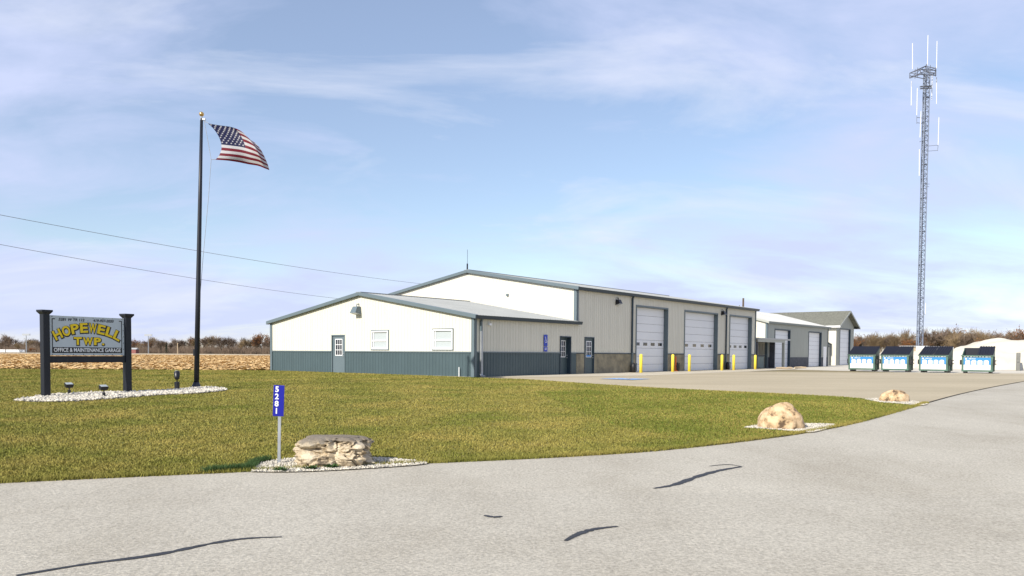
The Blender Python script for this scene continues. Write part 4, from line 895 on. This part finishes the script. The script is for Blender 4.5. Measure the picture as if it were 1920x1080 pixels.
    for k in range(4):
        c = -0.57 + k * 0.375
        for _ in range(3): x_ = c + rq.uniform(-0.08, 0.06); z_ = rq.uniform(0.70, 0.80); mb.add(q(x_, x_ + 0.06, z_, z_ + 0.04, 0.013), [(0, 1, 2, 3)])
    mb.build('picture_marks', M['inkred'], po)['kind'] = 'stuff'
    mb = MB()
    for k in range(5): x_ = -0.35 + k * 0.25; mb.add(q(x_, x_ + 0.08, 0.48, 0.52, 0.007), [(0, 1, 2, 3)]); mb.add(q(x_ - 0.02, x_ + 0.10, 0.44, 0.455, 0.007), [(0, 1, 2, 3)])
    mb.build('small_print', M['ink'], po)['kind'] = 'stuff'
    text_mesh('RECYCLE', 0.10, M['poster'], po, 'lettering', T(-0.30, yy(1.02) - 0.011, 1.02), 0.003, 0.0005)
    mb = MB(); rq = random.Random(4)
    for k in range(9): x_ = -0.8 + k * 0.185; mb.box((x_, -0.075, Hf - 0.075 + rq.uniform(-0.01, 0.01)), (x_ + rq.uniform(0.09, 0.16), -0.0601, Hf - 0.03))
    mb.build('bag_edge', M['poster'], r)['kind'] = 'stuff'
    return r
binA = make_bin(False); binB = make_bin(True)
labs = ['closed green recycling bin nearest the tall shed', 'closed green recycling bin, second from the tall shed', 'closed green recycling bin, third in the row beside the open one', 'green recycling bin with its left lid open, at the right end']
for k, (px, t) in enumerate(((1615.5, 0), (1677.5, 0), (1750, 0), (1832, 0))):
    kx = (px - 960) / F * math.cos(R(2.2)); 
    t = (kx * 61.0 - 26.5) / (0.784 + kx * 0.621); x_, y_ = 26.5 + 0.784 * t, 61 - 0.621 * t
    o = [binA, None, None, binB][k] or copy_tree(binA)
    o.location = (x_, y_, GZ + 0.015); o.rotation_euler.z = -R(38.4) + R((2, 0, -2, 3)[k]); tag(o, labs[k], 'recycling bin', 'recycling bins in a row')

# ------------------------------------------------------------------ limestone piles, divider wall
def pile(name, cx_, cy_, lx, ly, h, rz, seed, label, m):
    n = 70; vs = []; fs = []
    for j in range(n + 1):
        for i in range(n + 1):
            a, b = -1 + 2 * i / n, -1 + 2 * j / n; r_ = (abs(a) ** 2.4 + abs(b) ** 2.4) ** (1 / 2.4)
            r_ += 0.13 * mnoise.noise((a * 2 + seed, b * 2, 0)); z = max(0.0, 1 - r_); z = min(z * 1.9, 0.62 + 0.45 * z)
            z = z * h * (1 + 0.55 * mnoise.noise((a * 2.6, b * 1.6 + seed, 3)) + 0.15 * mnoise.noise((a * 7, b * 5, seed))) + (0.05 * mnoise.turbulence((a * 9, b * 9, seed), 4, True) if z > 0 else -0.15)
            vs.append((a * lx, b * ly, z))
    for j in range(n):
        for i in range(n): q = j * (n + 1) + i; fs.append((q, q + 1, q + n + 2, q + n + 1))
    mb = MB(); mb.add(vs, fs); o = mb.build(name, m, None, True); o.location = (cx_, cy_, GZ); o.rotation_euler.z = rz
    return tag(o, label, 'gravel pile')
pile('gravel_pile', 49, 76, 10, 5.0, 2.6, R(-20), 2.2, 'large cream crushed stone pile behind the rightmost recycling bin', M['limestone'])
pile('gravel_pile', 43.0, 83, 6.5, 4.0, 1.8, R(-15), 5.5, 'low cream crushed stone pile behind the middle recycling bins', M['limestone'])
pile('gravel_pile', 62, 78, 9, 6, 2.3, R(10), 8.1, 'cream crushed stone pile at the right picture edge', M['limestone'])
p = at(1909, 690, 68); DV = tag(empty('shadow_divider_wall', (p.x, p.y, GZ), R(58)), 'thin grey concrete divider wall darkened for a shadow sliver between the stone piles at right', 'wall')
for k in range(3): bev(part('block', M['concrete'], DV, ((k * 1.25, -0.15, -0.1), (1.23 + k * 1.25, 0.15, 0.72))), 0.03)  # block colour darkened to put a shadow sliver here
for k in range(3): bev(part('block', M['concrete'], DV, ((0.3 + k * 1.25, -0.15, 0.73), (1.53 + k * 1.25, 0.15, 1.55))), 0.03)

# ------------------------------------------------------------------ radio tower
TY = 125.0; tp = at(1723, 668, TY); TH = at(1738, 128, TY).z - GZ
TW = tag(empty('radio_tower', (tp.x, tp.y, GZ), R(20)), 'tall slim lattice radio tower with antennas behind the recycling bins', 'tower')
fw = 0.5
def corner(k, z): a = R(90 + 120 * k); return Vector((fw * math.cos(a), fw * math.sin(a), z))
for k in range(3):
    mb = MB(); mb.tube([corner(k, -0.2), corner(k, TH)], 0.085, 6); mb.build('leg', M['lattice'], TW)
nb = 62; mb = MB(); hz_ = MB()
for i in range(nb):
    za, zb_ = TH * i / nb, TH * (i + 1) / nb
    for k in range(3):
        a, b = (k, (k + 1) % 3) if i % 2 == 0 else ((k + 1) % 3, k)
        mb.tube([corner(a, za), corner(b, zb_)], 0.045, 4, False); hz_.tube([corner(k, za), corner((k + 1) % 3, za)], 0.036, 4, False)
        if i % 7 == 0: hz_.tube([corner(k, za) * 1.0 + Z * 0.0, corner((k + 1) % 3, za)], 0.075, 4, False)
mb.build('diagonal_bracing', M['lattice'], TW)['kind'] = 'stuff'; hz_.build('horizontal_bracing', M['lattice'], TW)['kind'] = 'stuff'
mb = MB(); mb.tube([(0.12, 0.1, 0), (0.12, 0.1, TH - 1)], 0.05, 5); mb.tube([(-0.08, 0.12, 0), (-0.08, 0.12, TH * 0.8)], 0.045, 5); mb.build('feed_cable', M['rubber'], TW)
inv = Matrix.Rotation(-R(20), 3, 'Z')
def tl(px, py, dy=0.0): return inv @ (at(px, py, TY + dy) - Vector((tp.x, tp.y, GZ)))
pf = MB(); zt = TH
ringp = [tl(1706, 137, -1.2), tl(1726, 130, -2.2), tl(1755, 132, -0.8), tl(1754, 128, 1.6), tl(1735, 124, 2.2)]
for off in (0, -0.75):
    for a, b in zip(ringp, ringp[1:] + ringp[:1]): pf.tube([a + Z * off, b + Z * off], 0.075, 5)
for a in ringp: pf.tube([a, a - Z * 0.75], 0.06, 5); pf.tube([a - Z * 0.4, Vector((0, 0, a.z - 0.5))], 0.06, 5)
for a, b in zip(ringp, ringp[1:] + ringp[:1]):
    m_ = (a + b) / 2; pf.tube([m_ + Z * 0.3, m_ - Z * 1.1], 0.045, 5); pf.tube([a, b - Z * 0.75], 0.04, 4)
pf.build('top_platform', mat('dark tower steel', (0.10, 0.11, 0.14), 0.6), TW)
mb = MB(); r2 = [tl(1725, 163, -1.4), tl(1746, 162, -1.4), tl(1746, 161, 1.0), tl(1727, 162, 1.0)]
for a, b in zip(r2, r2[1:] + r2[:1]): mb.tube([a, b], 0.08, 5); mb.tube([a - Z * 0.3, b - Z * 0.3], 0.06, 5)
mb.build('lower_platform', M['charcoal'], TW)
def whip(p0, p1, arm=True, r_=0.055):
    o = MB().tube([p0, p1], r_, 6).build('whip_antenna', M['poster'], TW)
    return o
whip(tl(1711, 130), tl(1711, 81)); whip(tl(1739, 122), tl(1740, 66)); whip(tl(1756, 128), tl(1757, 77))
whip(tl(1709, 152), tl(1708.5, 198)); whip(tl(1748, 140), tl(1747, 187)); whip(tl(1756, 145), tl(1756, 195)); whip(tl(1720, 165, -0.6), tl(1719, 216, -0.6))
whip(tl(1727, 208, -0.8), tl(1725, 258, -0.8)); whip(tl(1724, 280, -0.7), tl(1723.5, 330, -0.7)); whip(tl(1760.5, 220), tl(1759, 272)); whip(tl(1735.5, 568, -0.5), tl(1735, 590, -0.5), r_=0.04)
def bracket(*pts): MB().tube(pts, 0.045, 5).build('bracket', M['lattice'], TW)
bracket(tl(1738, 274), tl(1759.5, 272)); bracket(tl(1737, 283.5), tl(1758, 282)); bracket(tl(1759, 272), tl(1758, 283)); bracket(tl(1719, 220, -0.5), tl(1735, 222)); bracket(tl(1719, 230, -0.5), tl(1735, 232)); bracket(tl(1719, 218, -0.5), tl(1719, 232, -0.5))
bracket(tl(1724, 266, -0.7), tl(1735, 262)); bracket(tl(1734, 345), tl(1743, 345)); bracket(tl(1735, 350), tl(1742, 350)); bracket(tl(1732, 588), tl(1735, 590, -0.5))
HU = tag(empty('equipment_hut', tuple(at(1712, 668, TY - 4) * 1.0)), 'small tan equipment hut at the radio tower base', 'hut'); HU.location.z = GZ
part('wall', M['tan'], HU, ((-1.4, -1, 0), (1.4, 1, 2.6))); part('roof', M['whiteroof'], HU, ((-1.6, -1.2, 2.6), (1.6, 1.2, 2.75)))
WT = tag(empty('white_trailer', tuple(at(1752, 668, TY - 10))), 'long low white trailer behind the third recycling bin', 'trailer'); WT.location.z = GZ
bev(part('body', M['white'], WT, ((-2.2, -1, 0.7), (2.2, 1, 2.6))), 0.05)
for sx in (-0.8, 0.3):
    mb = MB(); mb.tube([(sx, -1.05, 0.36), (sx, -0.8, 0.36)], 0.36, 12); mb.build('wheel', M['rubber'], WT)
part('chassis', M['charcoal'], WT, ((-2.1, -0.7, 0.5), (2.1, 0.7, 0.7)))

# ------------------------------------------------------------------ utility poles and wires
def upole(x, y, h, lab):
    r = tag(empty('utility_pole', (x, y, GZ)), lab, 'utility pole'); mb = MB(); mb.tube([(0, 0, -0.3), (0, 0, h)], [0.17, 0.11], 8); mb.build('pole', M['bark'], r)
    part('crossarm', M['bark'], r, ((-0.5, -0.05, h - 1.15), (0.0, 0.05, h - 1.05)))
    for xx in (-0.45,): mb = MB(); mb.tube([(xx, 0, h - 1.05), (xx, 0, h - 0.9), (xx, 0, h - 0.83)], [0.05, 0.06, 0.03], 6); mb.build('insulator', M['concrete'], r)
    mb = MB(); mb.tube([(0.25, -0.2, h - 1.9), (0.25, -0.2, h - 1.1)], 0.2, 8); mb.build('transformer', M['galv'], r)
upole(*at(1393, 600, 96).xy, at(1393, 559, 96).z - GZ, 'utility pole with transformer rising behind the garage roof')
for nm, pa, ya, pb, yb in (('upper', (-160, 372), 41, (880, 541), 97), ('lower', (-160, 428), 44, (760, 572), 100)):
    A_, B_ = at(*pa, ya), at(*pb, yb); pts = []
    for i in range(25): t = -0.35 + 1.35 * i / 24; q = A_ + (B_ - A_) * t; q.z -= 4 * 0.55 * t * (1 - t); pts.append(q)
    o = MB().tube(pts, 0.014, 4).build('power_wire', M['wire'], None); tag(o, 'thin %s power wire sagging across the sky at left' % nm, 'wire')

# ------------------------------------------------------------------ trees
def tree_meshes(seed, H, spread, leafy=0.0, leafmat=None, twigmat='twig', trunk_h=0.25):
    rd = random.Random(seed); tr = MB(); cr = MB(); lf = MB()
    def grow(p, d, ln, r_, lev):
        q = p + d * ln * 0.5 + Vector((rd.uniform(-1, 1), rd.uniform(-1, 1), 0)) * ln * 0.06; e = q + (d + Vector((rd.uniform(-.2, .2), rd.uniform(-.2, .2), 0.12))).normalized() * ln * 0.5
        (tr if lev < 2 else cr).tube([p, q, e], [r_, r_ * 0.8, r_ * 0.55], 5 if lev < 2 else 3, False)
        if lev >= 4: 
            if leafy and rd.random() < leafy:
                for _ in range(3):
                    c = e + Vector((rd.uniform(-.4, .4), rd.uniform(-.4, .4), rd.uniform(-.4, .4))); s = rd.uniform(0.12, 0.26); a = Vector((rd.uniform(-1, 1), rd.uniform(-1, 1), rd.uniform(-1, 1))).normalized(); b = a.orthogonal().normalized()
                    lf.add([c - a * s, c + b * s * 0.7, c + a * s, c - b * s * 0.7], [(0, 1, 2, 3)])
            return
        kids = (6, 5, 5, 4)[lev]
        for k in range(kids):
            t = rd.uniform(0.35, 1.0) if lev else rd.uniform(0.55, 1.0); b0 = p.lerp(q, t * 2) if t < 0.5 else q.lerp(e, t * 2 - 1)
            az = rd.uniform(0, 6.28); el = rd.uniform(0.25, 1.0) * spread
            ax = d.orthogonal().normalized(); ax.rotate(Matrix.Rotation(az, 3, d)); nd = (d * math.cos(el) + ax * math.sin(el) + Z * 0.12).normalized()
            grow(b0, nd, ln * rd.uniform(0.5, 0.8) * (1.15 if lev == 0 else 1), max(r_ * 0.5, 0.036), lev + 1)
    grow(Vector((0, 0, -0.2)), Z, H * 0.42, H * 0.018, 0)
    mx_ = max(v[2] for v in cr.v); s = H / mx_
    for b in (tr, cr, lf): b.v = [(x * s, y * s, z * s) for x, y, z in b.v]
    return tr, cr, lf
def make_tree(name, seed, H, spread, leafy=0.0, lm=None, tm='twig'):
    r = empty(name); tr, cr, lf = tree_meshes(seed, H, spread, leafy)
    tr.build('trunk', M['bark'], r); c = cr.build('crown', M[tm], r)
    if lf.f: lf.build('leaves', M[lm], c)
    return r
def make_conifer(seed, H):
    r = empty('evergreen_tree'); rd = random.Random(seed); MB().tube([(0, 0, -0.2), (0, 0, H * 0.95)], [H * 0.02, 0.03], 6).build('trunk', M['bark'], r); c = MB()
    for i in range(900):
        t = rd.random() ** 0.8; z = H * (0.08 + 0.92 * t); rad = (1 - t) * H * 0.26 * rd.uniform(0.3, 1.05) + 0.1; a = rd.uniform(0, 6.28); p = Vector((rad * math.cos(a), rad * math.sin(a), z - rad * 0.25)); s = rd.uniform(0.25, 0.5)
        o_ = Vector((math.cos(a), math.sin(a), -0.3)); t_ = Vector((-math.sin(a), math.cos(a), 0)); c.add([p - o_ * s, p + t_ * s * 0.5, p + o_ * s, p - t_ * s * 0.5], [(0, 1, 2, 3)])
    c.build('crown', M['needle'], r); return r
protos = [make_tree('bare_tree', 11, 10, 0.85), make_tree('bare_tree', 12, 10, 0.7, tm='twigtan'), make_tree('bare_tree', 13, 10, 1.0), make_tree('bare_tree', 14, 10, 0.8, 0.25, 'rust'), make_tree('russet_tree', 15, 10, 0.95, 1.0, 'rust'), make_tree('bare_tree', 16, 10, 0.75, tm='twigtan')]
conif = make_conifer(3, 10)
used = set()
def plant(pi, x, y, h, label, group, z=GZ, rot=None, wide=1.0):
    pr_ = conif if pi == 'c' else protos[pi]
    if pi in used: o = copy_tree(pr_)
    else: used.add(pi); o = pr_
    rt = rnd.uniform(0, 6.28) if rot is None else rot; o.location = (x, y, z); o.rotation_euler.z = rt; s = h / 10; o.scale = (s * wide, s * wide, s); tag(o, label, 'tree', group); return o
GL, GR = 'bare trees beyond the corn field', 'bare trees behind the gravel lot'
special = [(10, 624, 330, 0, 'large spreading bare tree at the far left picture edge', 1.3), (300, 637, 352, 2, 'dark bare tree left of the small evergreen beyond the field', 1.1), (478, 627, 345, 3, 'tall brown leafed tree just left of the office wall', 1.0), (490, 624, 350, 4, 'rust topped tree touching the office gable edge', 1.0), (505, 630, 340, 3, 'brown tree partly hidden by the office gable edge', 1.0), (60, 652, 300, 4, 'low reddish bush tree left of the sign post', 1.2)]
for px, py, y, pi, lab, wd in special: p = at(px, py, y); plant(pi, p.x, y, p.z - GZ, lab, GL, wide=wd)
p = at(312, 643, 345); plant('c', p.x, 345, p.z - GZ, 'small dark evergreen beyond the corn field between sign and flagpole', GL)
rows = []
for i in range(120):
    px = -130 + i * 5.5 + rnd.uniform(-4, 4); row = i % 3; y = (372, 410, 450)[row] + rnd.uniform(-12, 12); tp_ = 635 + rnd.uniform(-6, 7) - (4 if 360 < px < 440 else 0) + (4 if 40 < px < 280 else 0)
    p = at(px, tp_, y); k = rnd.choice((0, 1, 2, 5, 3, 0)); rows.append((px, k, row, plant(k, p.x, y, p.z - GZ, 'x', GL, wide=rnd.uniform(1.05, 1.5))))
for px, py, y, pi, lab, wd in [(1612, 634, 190, 'c', 'dark evergreen tip right of the tall shed', 0.9), (1838, 634, 178, 4, 'orange leafed tree above the rightmost recycling bin', 1.3), (1698, 634, 182, 4, 'russet tree left of the radio tower', 1.3), (1766, 613, 205, 2, 'tall bare tree right of the radio tower', 1.0), (1858, 616, 200, 0, 'dense dark bare tree right of the orange tree', 1.1), (1912, 611, 190, 3, 'tall brown bare tree at the right picture edge', 1.1)]:
    p = at(px, py, y); plant(pi, p.x, y, p.z - GZ, lab, GR, wide=wd)
for i in range(84):
    px = 1550 + i * 5.6 + rnd.uniform(-4, 4); row = i % 3; y = (188, 206, 226)[row] + rnd.uniform(-6, 6); tp_ = 625 + rnd.uniform(-9, 14) - (5 if px > 1730 else 0) - (4 if row == 2 else 0)
    p = at(px, tp_, y); k = rnd.choice((0, 1, 5, 2, 3, 1)); rows.append((px, k, row, plant(k, p.x, y, p.z - GZ, 'x', GR, wide=rnd.uniform(0.95, 1.3))))
LOOK = {0: 'grey-brown bare tree', 1: 'tan bare tree', 2: 'wide grey-brown bare tree', 3: 'brown-leafed tree', 5: 'narrow tan bare tree'}
SECT = [(0, 'beyond the left picture edge'), (80, 'left of the sign'), (236, 'behind the sign'), (366, 'between sign and flagpole'), (512, 'between flagpole and office'), (1000, 'behind the office'), (1600, 'behind the tall shed'), (1645, 'above the first bin'), (1715, 'left of the radio tower'), (1790, 'right of the radio tower'), (1870, 'above the open bin'), (1925, 'at the right picture edge'), (9999, 'beyond the right picture edge')]
ORD = 'first second third fourth fifth sixth seventh eighth ninth tenth eleventh twelfth'.split(); cnt = {}
for px, k, row, o in sorted(rows, key=lambda q: q[0]):
    sec = next(n for lim, n in SECT if px < lim); key = (sec, k, row); cnt[key] = cnt.get(key, 0) + 1
    o['label'] = '%s in %s row %s, %s from left' % (LOOK[k], ('front', 'middle', 'back')[row], sec, ORD[cnt[key] - 1])
def brush(name, x0, x1, y0, y1, hmax, n, m, seed, lab):
    rg = np.random.default_rng(seed); x = rg.uniform(x0, x1, n); y = rg.uniform(y0, y1, n); h = hmax * rg.uniform(0.35, 1, n) * (0.75 + 0.25 * np.sin(x * 0.35) * np.sin(x * 0.13 + 1)); a = rg.uniform(0, 6.28, n); l = rg.uniform(0, 0.5, n) * h; wv = rg.uniform(0.03, 0.09, n)
    V = np.zeros((n, 3, 3)); V[:, 0] = np.stack([x - wv, y, np.full(n, GZ)], 1); V[:, 1] = np.stack([x + wv, y, np.full(n, GZ)], 1); V[:, 2] = np.stack([x + np.cos(a) * l, y + np.sin(a) * l, GZ + h], 1)
    o = fast_mesh(name, V.reshape(-1, 3), np.arange(n * 3).reshape(-1, 3), m); tag(o, lab, 'brush', kind='stuff')
brush('brush', -400, -80, 366, 440, 6.5, 56000, M['twig'], 5, 'brown brush under the far left treeline'); brush('brush', 60, 210, 180, 235, 3.6, 36000, M['twigtan'], 6, 'tan brush under the wood behind the gravel lot')
# far small things at left
def fieldlight(px, pt_, y, lab):
    p = at(px, pt_, y); r = tag(empty('field_light', (p.x, y, GZ)), lab, 'light pole'); h = p.z - GZ
    MB().tube([(0, 0, 0), (0, 0, h)], [0.22, 0.14], 6).build('pole', M['galv'], r); part('lamp_bar', M['galv'], r, ((-1.6, -0.2, h - 0.5), (1.6, 0.2, h + 0.3)))
fieldlight(49, 627, 340, 'sports field light pole left of the sign'); fieldlight(278, 628, 345, 'sports field light pole between sign and flagpole')
p = at(333, 643, 320); MB_ = MB(); MB_.tube([(0, 0, 0), (0, 0, p.z - GZ)], 0.16, 6); o = MB_.build('pale_post', M['tan'], None); o.location = (p.x, 320, GZ); tag(o, 'pale post in front of the trees left of the flagpole', 'post')
p = at(248, 660, 345); RS = tag(empty('far_shed', (p.x, 345, GZ)), 'small faded red shed far beyond the corn field', 'shed'); part('wall', M['farred'], RS, ((-2.2, -1.5, 0), (2.2, 1.5, 1.7)))
mb = MB(); mb.hexa([(-2.4, -1.7, 1.7), (2.4, -1.7, 1.7), (2.4, 1.7, 1.7), (-2.4, 1.7, 1.7)], [(-2.4, 0, 2.4), (2.4, 0, 2.4), (2.4, 0.05, 2.4), (-2.4, 0.05, 2.4)]); mb.build('roof', M['whiteroof'], RS)
for k in range(7):
    p = at(-5 + k * 8, 660, 335); r = part('fence_panel', M['white'], None, ((-0.85, -0.03, 0.2), (0.85, 0.03, 1.3))); r.location = (p.x, 335, GZ); tag(r, 'white fence panel at the far field edge, %s from left' % ('first', 'second', 'third', 'fourth', 'fifth', 'sixth', 'seventh')[k], 'fence', 'white fence panels at the far left')
